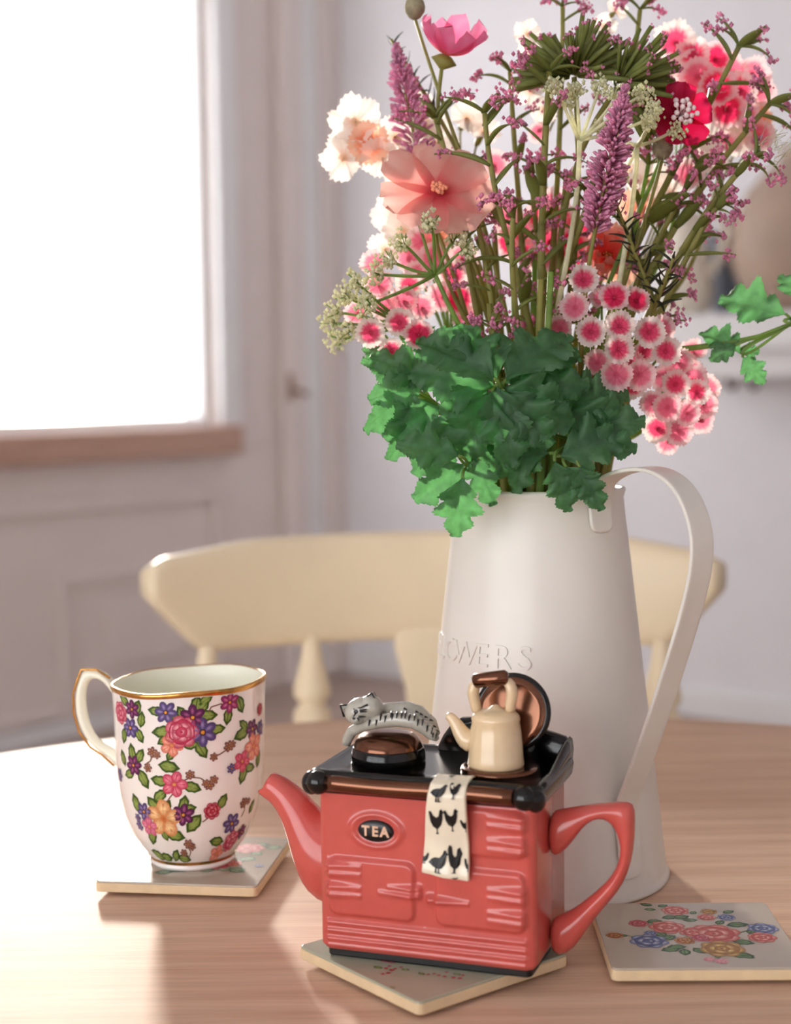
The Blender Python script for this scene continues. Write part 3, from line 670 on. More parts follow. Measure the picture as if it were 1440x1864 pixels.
def lug(x, z, x0, x1, zc, hw, lip):              # a hinge strap, blunt at the door's edge, thin at its tip
    if lip > 0: t = (x - x0) / (x1 - x0)
    else: t = (x1 - x) / (x1 - x0)
    if t < -.1 or t > 1.05: return 0
    wv = hw * (1 - .35 * max(0, t)); g = math.exp(-((z - zc) / wv) ** 2)
    return g * sm(-.08, .06, t) * (1 - .75 * sm(.1, 1.0, t))
def relief(x, z):
    h = 0
    h += .0011 * rr(x, z, -.0455, -.0035, .0195, .0475, .005, .0022)
    h += .0011 * rr(x, z, .0045, .0465, .0195, .0475, .005, .0022)
    h += .0009 * rr(x, z, .0020, .0465, .0520, .0745, .005, .0022)
    for zc in (.0430, .0395): h += .0013 * lug(x, z, -.0475, -.030, zc, .0019, 1)
    for zc in (.0335, .0300): h += .0013 * lug(x, z, -.0475, -.030, zc, .0019, 1)
    for zc in (.0385, .0350, .0285, .0250): h += .0013 * lug(x, z, .030, .0475, zc, .0019, -1)
    for zc in (.0705, .0668, .0600, .0563): h += .0014 * lug(x, z, .030, .0475, zc, .0020, -1)
    h += .0017 * lug(x, z, -.020, -.0015, .0325, .0016, -1) + .0012 * lug(x, z, -.016, -.0015, .0355, .0014, -1)
    h += .0017 * lug(x, z, .0015, .020, .0315, .0017, 1)
    for zc in (.0165, .0128, .0090): h += .0007 * math.exp(-((z - zc) / .0012) ** 2)
    h += .0006 * sm(.0085, .0060, z)
    d = math.hypot((x + .0222) / .0112, (z - .0598) / .0072); h += .0007 * math.exp(-((d - 1) / .16) ** 2)
    return 1.6 * h * sm(W2, W2 - .0045, abs(x))
rc = .0042; NZ = 120
zsl = [lerp(PZ0, PZ1, i / NZ) for i in range(NZ + 1)]
colx = [lerp(-W2 + rc, W2 - rc, i / 150) for i in range(151)]
def body_ring(z):
    ins = .0016 * (1 - sm(PZ0, PZ0 + .002, z)) ; ring_ = []; fr = []
    hs = [relief(x, z) for x in colx]
    for x, h in zip(colx, hs): ring_.append(Vector((x, -D2 - h + ins, z)))
    for cx, cy, a0 in ((1, -1, -90), (1, 1, 0), (-1, 1, 90), (-1, -1, 180)):
        for k in range(1, 7):
            if cx == -1 and cy == -1 and k == 6: continue
            a = math.radians(a0 + 15 * k); ring_.append(Vector((cx * (W2 - rc) + (rc - ins) * math.cos(a), cy * (D2 - rc) + (rc - ins) * math.sin(a), z)))
    return ring_
rings = [body_ring(z) for z in zsl]; nr = len(rings[0])
bodyf, doorf = [], {0: [], 1: [], 2: []}
def door_of(x, z):
    if -.0490 < x < -.0005 and .0185 < z < .0490: return 0
    if .0005 < x < .0490 and .0185 < z < .0490: return 1
    if .0005 < x < .0490 and .0505 < z < .0755: return 2
allv = [p for r in rings for p in r]
for i in range(NZ):
    for j in range(nr):
        k = (j + 1) % nr; f = (i * nr + j, i * nr + k, (i + 1) * nr + k, (i + 1) * nr + j)
        dd = door_of((colx[j] + colx[j + 1]) / 2, (zsl[i] + zsl[i + 1]) / 2) if j < 150 else None
        (bodyf if dd is None else doorf[dd]).append(f)
bodyf.append(tuple(range(nr - 1, -1, -1))); bodyf.append(tuple(range(NZ * nr, (NZ + 1) * nr)))
def sub_mesh(faces):
    ids = sorted({i for f in faces for i in f}); mp = {a: b for b, a in enumerate(ids)}
    return MB().add([allv[i] for i in ids], [tuple(mp[i] for i in f) for f in faces])
def obj_keep(name, mb, mat, parent):               # faces keep the winding they were made with
    me = bpy.data.meshes.new(name); me.from_pydata([tuple(v) for v in mb.v], [], mb.f); me.materials.append(mat)
    me.polygons.foreach_set('use_smooth', [True] * len(me.polygons)); me.update(); return raw(name, me, parent)
bo = obj_keep('body', sub_mesh(bodyf), M['coral'], pot); bo.data.set_sharp_from_angle(angle=math.radians(60))
for k in range(3): obj_keep('oven_door', sub_mesh(doorf[k]), M['coral'], pot)
mb = MB(); o = []
for cx, cy, a0 in ((1, -1, -90), (1, 1, 0), (-1, 1, 90), (-1, -1, 180)):
    for k in range(6):
        a = math.radians(a0 + 18 * k); o.append((cx * (W2 - .0055) + .003 * math.cos(a), cy * (D2 - .0055) + .003 * math.sin(a)))
obj('plinth', mb.prism(o, (1, 0, 0), (0, 1, 0), (0, 0, .0055), (0, 0, -.0001)), M['blackmatte'], pot, smooth=False, bevel=.0008)
# spout
def loft_pairs(name, pairs, widths, mat, yl=0, n=20, sub=1, power=1.0):
    rings = []
    for (a, b), wd in zip(pairs, widths):
        A, B = tpl(*a, yl), tpl(*b, yl); c = (A + B) / 2; u = (A - B) / 2; wv = Vector((0, wd, 0))
        rings.append([c + u * math.cos(q) + wv * math.sin(q) for q in [2 * PI * k / n for k in range(n)]])
    return rings
prs = [((624, 1640), (640, 1500)), ((602, 1648), (614, 1490)), ((566, 1628), (594, 1482)), ((545, 1588), (576, 1468)), ((533, 1545), (562, 1450)), ((523, 1508), (545, 1434)), ((508, 1476), (528, 1420)), ((492, 1456), (510, 1410)), ((478, 1446), (497, 1405))]
rings = loft_pairs('spout', prs, [.015, .015, .0135, .0115, .0098, .0083, .0070, .0060, .0054], M['coral'])
last = rings[-1]; c = sum(last, Vector()) / len(last)
lip = [p + (Vector((-.0022, 0, .0003)) if math.cos(2 * PI * k / 20) > .4 else Vector((0, 0, 0))) for k, p in enumerate(last)]
ax = (c - sum(rings[-2], Vector()) / 20).normalized()
rings[-1] = lip
rings += [[c + (p - c) * .78 + ax * .0004 for p in lip], [c + (p - c) * .66 - ax * .002 for p in last], [c + (p - c) * .5 - ax * .008 for p in last]]
obj('spout', MB().loft(rings), M['coral'], pot, sub=1)
# handle
prs = [((1000, 1474), (1000, 1560)), ((1022, 1472), (1022, 1556)), ((1044, 1468), (1042, 1534)), ((1072, 1464), (1060, 1506)), ((1102, 1461), (1080, 1491)), ((1132, 1459), (1098, 1489)), ((1156, 1460), (1114, 1499)), ((1156, 1488), (1124, 1517)), ((1156, 1528), (1131, 1542)), ((1150, 1570), (1127, 1569)), ((1136, 1608), (1114, 1594)), ((1112, 1640), (1092, 1616)), ((1082, 1672), (1068, 1636)), ((1056, 1712), (1046, 1652)), ((1034, 1738), (1026, 1664)), ((1004, 1738), (1000, 1668))]
rings = loft_pairs('handle', prs, [.0075, .0072, .0062, .0056, .0054, .0056, .0058, .0056, .0054, .0052, .0052, .0054, .0056, .0062, .0072, .0078], M['coral'])
obj('handle', MB().loft(rings), M['coral'], pot, sub=1)
# black hob top
o = []
for cx, cy, a0 in ((1, -1, -90), (1, 1, 0), (-1, 1, 90), (-1, -1, 180)):
    for k in range(7):
        a = math.radians(a0 + 15 * k); o.append((cx * (W2 + .0032 - .004) + .004 * math.cos(a), cy * (D2 + .0030 - .004) + .004 * math.sin(a)))
hob = MB()
def oring(sc, z): return [Vector((x * (1 + sc / W2), y * (1 + sc / D2), z)) for x, y in o]
hob.loft([oring(-.004, PZ1 - .0008), oring(-.001, PZ1 - .0006), oring(0, PZ1 + .0012), oring(.0006, PZ1 + .006), oring(0, PZ1 + .0086), oring(-.0015, PZ1 + .0096), oring(-.0035, PZ1 + .0092), oring(-.0055, PZ1 + .0082), oring(-.012, PZ1 + .0082)])
hb = obj('hob_top', hob, M['black'], pot)
HZ = PZ1 + .0082
# front rail and its knobs
fy = -D2 - .0042; rz_ = PZ1 + .0046
obj('front_rail', MB().tube([(x, fy, rz_ + .0003 * math.sin(x * 90)) for x in [lerp(-.0435, .0415, k / 16) for k in range(17)]], .0036, 16), M['copper'], pot)
for x in (-.0478, .0462):
    kb = MB(); sgn = 1 if x > 0 else -1
    kb.ball((x, fy + .0004, rz_ - .0002), (.0056, .0050, .0054), 20, 12); kb.ball((x + sgn * .0042, fy + .0030, rz_ - .0012), (.0046, .0050, .0054), 18, 10)
    obj('rail_knob', kb, M['black'], hb)
# back lip
lp = [(-.0125, 0), (-.0085, .008), (-.0045, .0135), (.000, .0165), (.008, .0172), (.020, .0168), (.034, .0145), (.0455, .0118), (.0500, .0105), (.0526, .0070), (.0528, 0)]
mb = MB(); rings = []
for t, ins in ((0, .0012), (.25, .0), (.75, 0), (1, .0012)):
    rings.append([Vector((x + (ins if x < 0 else -ins if x > .04 else 0), D2 + .0030 - .0062 * t, HZ - .001 + max(0, z - (ins if z > 0 else 0)))) for x, z in lp])
mb.loft(rings); obj('back_lip', mb, M['black'], hb, sharp=50)
# right-hand rim that rises to the back corner
mb = MB(); rings = []
for k in range(9):
    t = k / 8; y = lerp(-D2 + .002, D2 + .001, t); h = .0012 + .0085 * sm(.25, 1, t)
    rings.append([Vector((W2 + .0030 - a, y, HZ - .002 + b * (h + .002))) for a, b in ((0, 0), (-.0006, .5), (0, .9), (.0014, 1.0), (.0030, .85), (.0048, 0))])
mb.loft(rings); obj('side_lip', mb, M['black'], hb)
# left hotplate cover
DC = tpl(707, 1378, -.001); dx = DC.x
obj('cover_base', MB().lathe([(.0150, HZ - .001), (.0172, HZ + .0008), (.0170, HZ + .0035), (.0164, HZ + .0062), (.0160, HZ + .0068), (.002, HZ + .0068)], 40, (dx, -.001, 0)), M['black'], pot)
cov = obj('hotplate_cover', MB().lathe([(.0161, HZ + .0060), (.0159, HZ + .0072), (.0150, HZ + .0098), (.0133, HZ + .0118), (.0105, HZ + .0132), (.006, HZ + .0138), (.001, HZ + .0139)], 40, (dx, -.001, 0)), M['copper'], pot)
# cat asleep on the cover
cat = obj('cat', MB(), M['cat'], pot)
cb = MB(); yc = -.0055
low = [tpl(x, y, yl) for x, y, yl in ((630, 1356, yc), (633, 1344, yc), (641, 1331, yc - .002), (661, 1321, yc - .004), (692, 1313, yc - .0055), (722, 1309, yc - .006), (753, 1313, yc - .0052), (776, 1327, yc - .004), (789, 1339, yc - .003), (796, 1346, yc - .002))]
cb.tube(low, [.0020, .0025, .0025, .0027, .0031, .0034, .0034, .0030, .0026, .0012], 14)
up_ = [tpl(x, y, yl) for x, y, yl in ((664, 1305, .001), (686, 1300, .001), (715, 1300, .0015), (737, 1299, .002), (760, 1305, .002), (783, 1322, .001), (796, 1337, -.001))]
cb.tube(up_, [.0040, .0050, .0056, .0060, .0056, .0042, .0016], 16)
HC = tpl(659, 1294, yc - .003)
Rh = Matrix.Rotation(math.radians(-18), 3, 'Y') @ Matrix.Rotation(math.radians(10), 3, 'Z')
cb.ball(HC, (.0083, .0062, .0064), 24, 16, Rh)
cb.ball(HC + Rh @ Vector((-.0022, -.0046, -.0024)), (.0034, .0026, .0026), 16, 10, Rh)
cb.ball(HC + Rh @ Vector((.0046, -.001, .0006)), (.0058, .0052, .0056), 16, 10, Rh)
for e in (((632, 1305), (619, 1283), (640, 1281)), ((664, 1275), (679, 1258), (692, 1284))):
    a, b, c = [tpl(x, y, yc - .003) for x, y in e]; mid = (a + b + c) / 3
    bk = mid + Vector((0, .0042, -.001)); ft = mid + Vector((0, -.0012, 0)); pts = [a, b, c]
    va = [a, b, c, bk]; cb.add([a + (a - mid) * .12, b, c + (c - mid) * .12, bk, lerp(a, b, .5) + Vector((0, .0016, 0)), lerp(b, c, .5) + Vector((0, .0016, 0))], [(0, 1, 2), (0, 4, 3), (4, 1, 3), (1, 5, 3), (5, 2, 3), (2, 0, 3)])
cat.data = cb.mesh('cat', M['cat'])
mk = MB()
def cf(px, py):                                   # a point on the face: cast on the head ellipsoids from the front
    q = tpl(px, py, yc - .003); best = -1e9
    for cen, rad in ((HC, Vector((.0083, .0062, .0064))), (HC + Rh @ Vector((-.0022, -.0046, -.0024)), Vector((.0034, .0026, .0026))), (HC + Rh @ Vector((.0046, -.001, .0006)), Vector((.0058, .0052, .0056)))):
        qq = tpl(px, py, cen.y); d = Rh.inverted() @ (qq - cen); k = 1 - (d.x / rad.x) ** 2 - (d.z / rad.z) ** 2
        if k > 0: best = max(best, -cen.y + rad.y * math.sqrt(k))
    if best < -1: best = .0045 - yc
    return tpl(px, py, -best - .00015)
def zc5(x, y): return 600 + x / 6.545, 1230 + y / 6.545
def stroke(pts, w0=.00055, fn=cf, m=mk):
    P_ = [fn(*zc5(*p)) for p in pts]
    m.tube(P_, [w0 * (1 - .7 * i / max(1, len(P_) - 1)) for i in range(len(P_))], 5)
mk.ball(cf(*zc5(315, 430)), (.0012, .0005, .0011), 10, 6)
mk.ball(cf(*zc5(290, 510)), (.0009, .0004, .0006), 10, 6)
stroke([(455, 345), (410, 362), (365, 385), (340, 382)], .0005); stroke([(300, 395), (262, 415), (235, 440)], .0005)
stroke([(360, 415), (400, 410), (440, 400)]); stroke([(365, 430), (400, 428), (440, 432)]); stroke([(345, 490), (390, 488), (430, 490)]); stroke([(330, 500), (345, 520), (350, 545)])
stroke([(315, 440), (290, 480), (265, 540)], .0005); stroke([(240, 430), (245, 480), (260, 540)], .0005)
obj('face_markings', mk, M['cat_dark'], cat)
st = MB()
def low_f(px, py):
    q0 = tpl(px, py, yc - .005); b = None
    for i in range(len(low) - 1):
        for t in (0, .25, .5, .75):
            c = low[i].lerp(low[i + 1], t); d = abs(c.x - q0.x)
            if b is None or d < b[0]: b = (d, c)
    r = .0033; c = b[1]; dz = max(-r * .95, min(r * .95, q0.z - c.z)); return tpl(px, py, c.y - math.sqrt(max(0, r * r - dz * dz)) - .00012)
def up_f(px, py): 
    q = tpl(px, py, 0); return tpl(px, py, -.0042 + .0 * q.x)
for x, y in ((470, 560), (555, 560), (605, 500), (660, 515), (745, 490), (800, 470), (855, 470), (900, 470), (945, 500), (1010, 500), (1050, 560), (1105, 560), (1160, 630), (1215, 660), (1270, 715), (1230, 700), (730, 465)):
    stroke([(x + 8, y - 36), (x + 2, y), (x - 4, y + 38)], .00062, low_f, st)
for x, y in ((905, 395), (1045, 432), (1098, 460), (1155, 492), (1215, 530), (1255, 605), (1290, 660)):
    stroke([(x - 20, y - 6), (x, y), (x + 18, y + 10)], .0006, up_f, st)
obj('stripes', st, M['cat_dark'], cat)
for e in (((120, 345), (170, 500), (228, 345)), ((415, 268), (505, 198), (560, 312))):
    eb = MB(); P_ = [tpl(*zc5(*p), yc - .0046) for p in e]; mid = (P_[0] + P_[1] + P_[2]) / 3
    for a, b in ((0, 1), (1, 2), (2, 0)): eb.tube([P_[a].lerp(mid, .12), P_[b].lerp(mid, .12)], .00045, 6)
    obj('ear_outline', eb, M['cat_dark'], cat)
# right hotplate, kettle and raised cover
KB = tpl(903, 1388, -.004); kx_, ky_ = KB.x, -.004
obj('hotplate', MB().lathe([(.002, HZ + .0022), (.0150, HZ + .0022), (.0168, HZ + .0020), (.0176, HZ + .0010), (.0172, HZ - .0005)], 40, (kx_ + .0015, ky_ + .001, 0)), M['copper'], pot)
ket = obj('kettle', MB().lathe([(.0110, HZ + .0021), (.0124, HZ + .0023), (.0127, HZ + .0034), (.0123, HZ + .0060), (.0119, HZ + .0120), (.0113, HZ + .0180), (.0106, HZ + .0222), (.0109, HZ + .0234), (.0105, HZ + .0250), (.0090, HZ + .0264), (.0060, HZ + .0274), (.0045, HZ + .0276), (.0030, HZ + .0280), (.0016, HZ + .0292), (.0004, HZ + .0297)], 36, (kx_, ky_, 0)), M['cream_glaze'], pot)
kp = [tpl(x, y, ky_ - .001) for x, y in ((868, 1352), (846, 1346), (837, 1330), (828, 1314), (820, 1304), (812, 1302))]
obj('kettle_spout', MB().tube(kp, [.0062, .0048, .0036, .0028, .0022, .0019], 14), M['cream_glaze'], ket, sub=1)
for pp, rr_ in (((868, 1298), (866, 1282), (860, 1262), (864, 1246), (872, 1236)), 0), (((930, 1298), (928, 1284), (934, 1264), (930, 1246), (918, 1236)), 1):
    obj('kettle_upright', MB().tube([tpl(x, y, ky_) for x, y in pp], [.0032, .0029, .0036, .0033, .0026], 12, flat=.8, side=(0, 1, 0)), M['cream_glaze'], ket, sub=1)
obj('kettle_grip', MB().tube([tpl(x, y, ky_ - .0016) for x, y in ((862, 1240), (866, 1239), (893, 1236), (920, 1233), (925, 1233))], [.0022, .0034, .0034, .0034, .0022], 14), M['copper'], ket)
LC = tpl(934, 1296, .0125); RL = Matrix.Rotation(math.radians(-12), 3, 'X') @ Matrix.Rotation(math.radians(90), 3, 'X')
def disc(prof, c, n=44):
    mb = MB().lathe(prof, n); mb.v = [RL @ v + c for v in mb.v]; return mb
lid = obj('raised_cover', disc([(.004, -.0035), (.0140, -.0030), (.0172, -.0012), (.0178, .0006), (.0174, .0018), (.0160, .0022), (.002, .0016)], LC), M['black'], pot)
obj('cover_lining', disc([(.0161, .0016), (.0156, .0024), (.0120, .0026), (.001, .0027)], LC), M['copper'], lid)
obj('cover_hinge', MB().tube([tpl(965, 1388, .014), tpl(962, 1360, .0145), tpl(955, 1340, .0150)], [.0040, .0034, .0030], 10), M['black'], lid)
# tea badge
v, f = [], []
bc = Vector((-.0222, 0, .0598))
bm_ = MB(); ringA = [Vector((bc.x + .0084 * math.cos(a), -D2 - .0004, bc.z + .0049 * math.sin(a))) for a in [2 * PI * k / 40 for k in range(40)]]
bm_.loft([[p + Vector((0, .001, 0)) for p in ringA], ringA, [bc + Vector((0, -D2 - .0011, 0)) + (p - bc - Vector((0, -D2 - .0004, 0))) * .9 for p in ringA], [bc + Vector((0, -D2 - .0013, 0)) + (p - bc - Vector((0, -D2 - .0004, 0))) * .4 for p in ringA]])
bdg = obj('tea_badge', bm_, M['ink'], pot)
for i, ch_ in enumerate('TEA'):
    v, f = text_mesh(ch_, .0062, .0002, .00022)
    obj('letter', MB().add([Vector((bc.x + (i - 1) * .0044 + p.x * .95, -D2 - .0014 - p.z, bc.z + p.y - .0001)) for p in v], f), M['letter'], bdg, smooth=False)
# tea towel over the rail
tw_top = tpl(815, 1394, -D2); zt_ = tw_top.z
def tow(s, t, off=0.0):                            # s across -1..1, t down 0..1
    xl = tpl(783, 1400, fy - .004).x; xr = tpl(848, 1404, fy - .004).x; xl2 = tpl(769, 1550, -D2 - .003).x; xr2 = tpl(856, 1556, -D2 - .003).x
    e = sm(.1, 1, t) ** 1.1; a, b = lerp(xl, xl2, e), lerp(xr, xr2, e); x = lerp(a, b, (s + 1) / 2)
    zA = HZ + .0022
    path = [(-D2 + .006, zA - .0002), (-D2 + .0015, zA + .0006), (fy + .001, rz_ + .0056), (fy - .0028, rz_ + .0042), (fy - .0050, rz_), (fy - .0047, rz_ - .006), (fy - .0030, rz_ - .014), (fy - .0010, rz_ - .022), (fy - .0008, rz_ - .030), (fy - .0016, rz_ - .0355), (fy - .0012, rz_ - .0372)]
    q = t * (len(path) - 1); i = min(int(q), len(path) - 2); u = q - i
    u2 = u; y = lerp(path[i][0], path[i + 1][0], u2); z = lerp(path[i][1], path[i + 1][1], u2)
    z -= .0010 * s * sm(.3, 1, t)
    rnd_ = -.0010 * (1 - abs(s) ** 3) - .0006 * math.cos(s * 4.5) * sm(.3, .9, t)
    return Vector((x, y + rnd_ - off, z + (off if t < .22 else 0)))
mb = MB(); NX, NY = 24, 40
fr = [[tow(lerp(-1, 1, i / NX), j / NY) for i in range(NX + 1)] for j in range(NY + 1)]
bkk = [[p + Vector((0, .0026, -.0014 if j < 10 else 0)) for p in r] for j, r in enumerate(fr)]
rings = [fr[j] + list(reversed(bkk[j])) for j in range(NY + 1)]
mb.loft(rings); twl = obj('tea_towel', mb, M['towel'], pot, sub=1)
HEN = {'a': [(-.5, -.05), (-.38, .12), (-.2, .2), (.05, .22), (.2, .35), (.28, .5), (.36, .5), (.42, .42), (.5, .38), (.4, .34), (.38, .2), (.34, .0), (.2, -.2), (.08, -.25), (.1, -.4), (.18, -.42), (.18, -.46), (.02, -.46), (.04, -.26), (-.06, -.25), (-.04, -.42), (.02, -.45), (.0, -.48), (-.14, -.46), (-.12, -.25), (-.3, -.18)],
       'b': [(-.24, .55), (-.1, .5), (-.05, .24), (.05, .14), (.13, .2), (.16, .42), (.3, .5), (.36, .38), (.42, .3), (.34, .12), (.3, -.1), (.18, -.28), (.1, -.32), (.08, -.5), (.16, -.54), (-.1, -.56), (0, -.5), (0, -.32), (-.14, -.22), (-.24, 0), (-.28, .2), (-.3, .42)],
       'c': [(-.5, .34), (-.36, .36), (-.22, .2), (-.02, .14), (.12, .22), (.18, .42), (.27, .5), (.34, .44), (.46, .36), (.37, .32), (.36, .12), (.28, -.1), (.12, -.25), (.06, -.28), (.08, -.42), (.17, -.46), (-.05, -.48), (.02, -.42), (0, -.28), (-.2, -.22), (-.36, -.05), (-.44, .15)]}
for kind, s, t, sc in (('a', -.38, .37, .0084), ('b', .38, .33, .0080), ('c', -.40, .575, .0078), ('c', .32, .555, .0070), ('a', -.28, .82, .0084), ('b', .38, .79, .0080), ('c', .92, .58, .0040), ('b', .94, .81, .004), ('a', -.92, .81, .004), ('a', .0, .145, .0036), ('a', .45, .955, .0030)):
    out = []
    wd = .0105
    vv = [tow(max(-.985, min(.985, s + x * sc / (wd * .9))), max(.02, min(.985, t - y * sc / .050)), .00075 if t < .45 else .00030) for x, y in HEN[kind]]
    mbh = MB().add(vv, [tuple(range(len(vv)))])
    obj('hen_print', mbh, M['ink'], twl, smooth=False)

# ------------------------------------------------------------------ the bouquet: every stem is a thing of its own, standing in the jug
MJ = JC + Vector((0, 0, JH))
fr_ = random.Random(21)
def jit(a): return Vector((fr_.uniform(-a, a), fr_.uniform(-a, a), fr_.uniform(-a, a)))
# every finished stem is kept as solid geometry, so that the next one can be laid clear of it
from mathutils.bvhtree import BVHTree
SOLID = []
def bounds(v): return [min(p[i] for p in v) for i in range(3)], [max(p[i] for p in v) for i in range(3)]
def solid(v, f):
    if f: lo, hi = bounds(v); SOLID.append((lo, hi, BVHTree.FromPolygons(v, f)))
def hits(v, f, stop=10 ** 9):
    if not SOLID: return 0
    lo, hi = bounds(v); n = 0; t = None
    for l, h, b in SOLID:
        if l[0] > hi[0] or h[0] < lo[0] or l[1] > hi[1] or h[1] < lo[1] or l[2] > hi[2] or h[2] < lo[2]: continue
        if t is None: t = BVHTree.FromPolygons(v, f)
        n += len(t.overlap(b))
        if n >= stop: break
    return n
def done(root):
    bpy.context.view_layer.update()
    for o in [root] + list(root.children):
        if o.type == 'MESH': solid([o.matrix_world @ p.co for p in o.data.vertices], [tuple(p.vertices) for p in o.data.polygons])
CACHE = {}
def geo(me):
    if me.name not in CACHE: CACHE[me.name] = ([p.co.copy() for p in me.vertices], [tuple(p.vertices) for p in me.polygons])
    return CACHE[me.name]
def moved(me, p, R, sc):
    v, f = geo(me); sc = Vector((sc, sc, sc)) if isinstance(sc, (int, float)) else Vector(sc)
    return [p + R @ Vector((a.x * sc.x, a.y * sc.y, a.z * sc.z)) for a in v], f
def best(cands, test):                              # the first clear candidate, else the one that cuts least
    b = None
    for c in cands:
        n = test(c, b[0] if b else 10 ** 9)
        if b is None or n < b[0]: b = (n, c)
        if n == 0: break
    return b[1]
SLOTS = [Vector((.037 * math.sqrt((i + .5) / 96) * math.cos(i * 2.39996), .037 * math.sqrt((i + .5) / 96) * math.sin(i * 2.39996), 0)) for i in range(96)]
def stem_path(head, tan, n=14, side=None, k0=.42, k1=.32, tail=()):
    d = head - MJ; w_ = Vector((d.x, d.y, 0)) * .25
    if w_.length > .034: w_ *= .034 / w_.length
    order = sorted(SLOTS, key=lambda q: (q - w_).length)[:10]; T_ = Vector(tan).normalized(); cands = []
    for da, db in ((0, 0), (-.14, -.1), (.14, 0), (0, .16), (-.2, .1), (.2, .16)):
        for sl_ in order: cands.append((sl_, k0 + da, k1 + db))
    for sl_ in order:
        for q in range(12): cands.append((sl_, k0 + fr_.uniform(-.25, .3), k1 + fr_.uniform(-.2, .3)))
    def make(c):
        sl_, a, b = c; m = MJ + sl_; B = JC + Vector((sl_.x * .85, sl_.y * .85, .0065)); t0 = (m - B).normalized(); L = (head - m).length
        return [B, B.lerp(m, .5)] + bez(m, m + t0 * L * a, head - T_ * L * b, head, n) + list(tail)
    def test(c, lim): mb = MB().tube(make(c), .0021, 5); return hits(mb.v, mb.f, lim)
    c = best(cands, test); SLOTS.remove(c[0]); return make(c)
def flower(name, label, cat, path, group=None):
    return thing(name, label, cat, path[0], 0, group), path[0]
def add_stem(t, base, path, r0, r1, mat, n=7, extra=None, flat=1.0, name='stem'):
    mb = extra or MB(); k = len(path)
    mb.tube(path, [lerp(r0, r1, i / (k - 1)) for i in range(k)], n, None, flat, (1, 0, 0) if flat != 1 else None)
    return obj(name, mb, mat, t, origin=base)
def along(path, t):
    q = t * (len(path) - 1); i = min(int(q), len(path) - 2); return path[i].lerp(path[i + 1], q - i), (path[i + 1] - path[i]).normalized()

done(jug)
# --- shared blades and petals
def pinnate(name, mat, wd=.36, nl=3, depth=.42, droop=.3, seed=1, fold=.22):
    q = random.Random(seed); NT, NS_ = 68, 5; rings = []; ph = q.uniform(-.15, .15)
    lf = [[q.uniform(.8, 1.15) for _ in range(nl + 3)] for _ in (0, 1)]
    for i in range(NT + 1):
        t = i / NT; rg_ = []
        env = wd * (sm(-.02, .30, t) ** .8) * (1 - .62 * sm(.45, 1.0, t)) * (1 if t < .9 else math.sqrt(max(0, 1 - ((t - .9) / .1005) ** 2)))
        env = max(env, .012)
        for k in range(-NS_, NS_ + 1):
            sd = 0 if k < 0 else 1; s_ = k / NS_; u = t * (nl + .3) + ph * (1 if sd else -1); lb = .5 - .5 * math.cos(2 * PI * u); li = max(0, min(nl + 2, int(u)))
            hw = env * (1 - depth * (1 - lb ** .55) * sm(.05, .2, t)) * lf[sd][li]; th = (t * 17) % 1.0; hw *= 1 + .17 * (.6 - th) * abs(s_) ** 3
            x = s_ * hw; y = t + .30 * abs(s_) * hw
            z = fold * abs(x) * (1 - .5 * abs(s_)) - droop * t * t + .05 * math.sin(9 * t + 4 * s_ + seed) * abs(s_) - .045 * math.cos(2 * PI * u) * abs(s_) - .02 * math.exp(-(s_ / .12) ** 2)
            rg_.append(Vector((x, y, z)))
        rings.append(rg_)
    return MB().loft(rings, False, False).mesh(name, mat)
def blade(name, mat, wd=.10, curl=.5, seg=8, thick=.5):
    rings = []
    for i in range(seg + 1):
        t = i / seg; a = curl * t; y = math.sin(a) / curl; z = -(1 - math.cos(a)) / curl
        ww = wd * (.35 + .65 * math.sin(min(1, t * 1.15 + .12) * PI * .86)) * (1 - .45 * t ** 3)
        rings.append([Vector((ww * math.cos(k * PI / 3), y, z + ww * thick * math.sin(k * PI / 3))) for k in range(6)])
    return MB().loft(rings, True, True).mesh(name, mat)
def floret_mesh(name, cin, cmid, cout, seed=1, white=.62, ruf=.10):
    q = random.Random(seed); T_ = (.02, .12, .28, .45, .6, .74, .87, 1.0); NA = 50; rings = []; cols = []; p0 = q.uniform(0, 6)
    jn = [q.uniform(-.05, .05) for _ in range(NA)]
    for t in T_:
        rg_ = []
        for k in range(NA):
            a = 2 * PI * k / NA; pet = abs(math.cos(2.5 * a)); r = t * (1 + (.055 * (1 if k % 2 else -1) + jn[k]) * sm(.8, 1, t) - .10 * (1 - pet ** .5) * sm(.5, 1, t))
            z = .30 * t ** 1.4 + ruf * t * t * math.sin(5 * a + p0) + .05 * t * math.sin(10 * a + 2 * p0) + (.03 if k % 2 else -.03) * sm(.8, 1, t)
            rg_.append(Vector((r * math.cos(a), r * math.sin(a), z)))
            tt = t + jn[k] * 1.2
            cols.append(mixc(cin, cmid, sm(.08, .3, tt)) if tt < .35 else mixc(cmid, cout, sm(white - .12, white + .14, tt)))
        rings.append(rg_)
    mb = MB(); mb.loft(rings, False, True, cols); return mb.mesh(name, M['petal'])
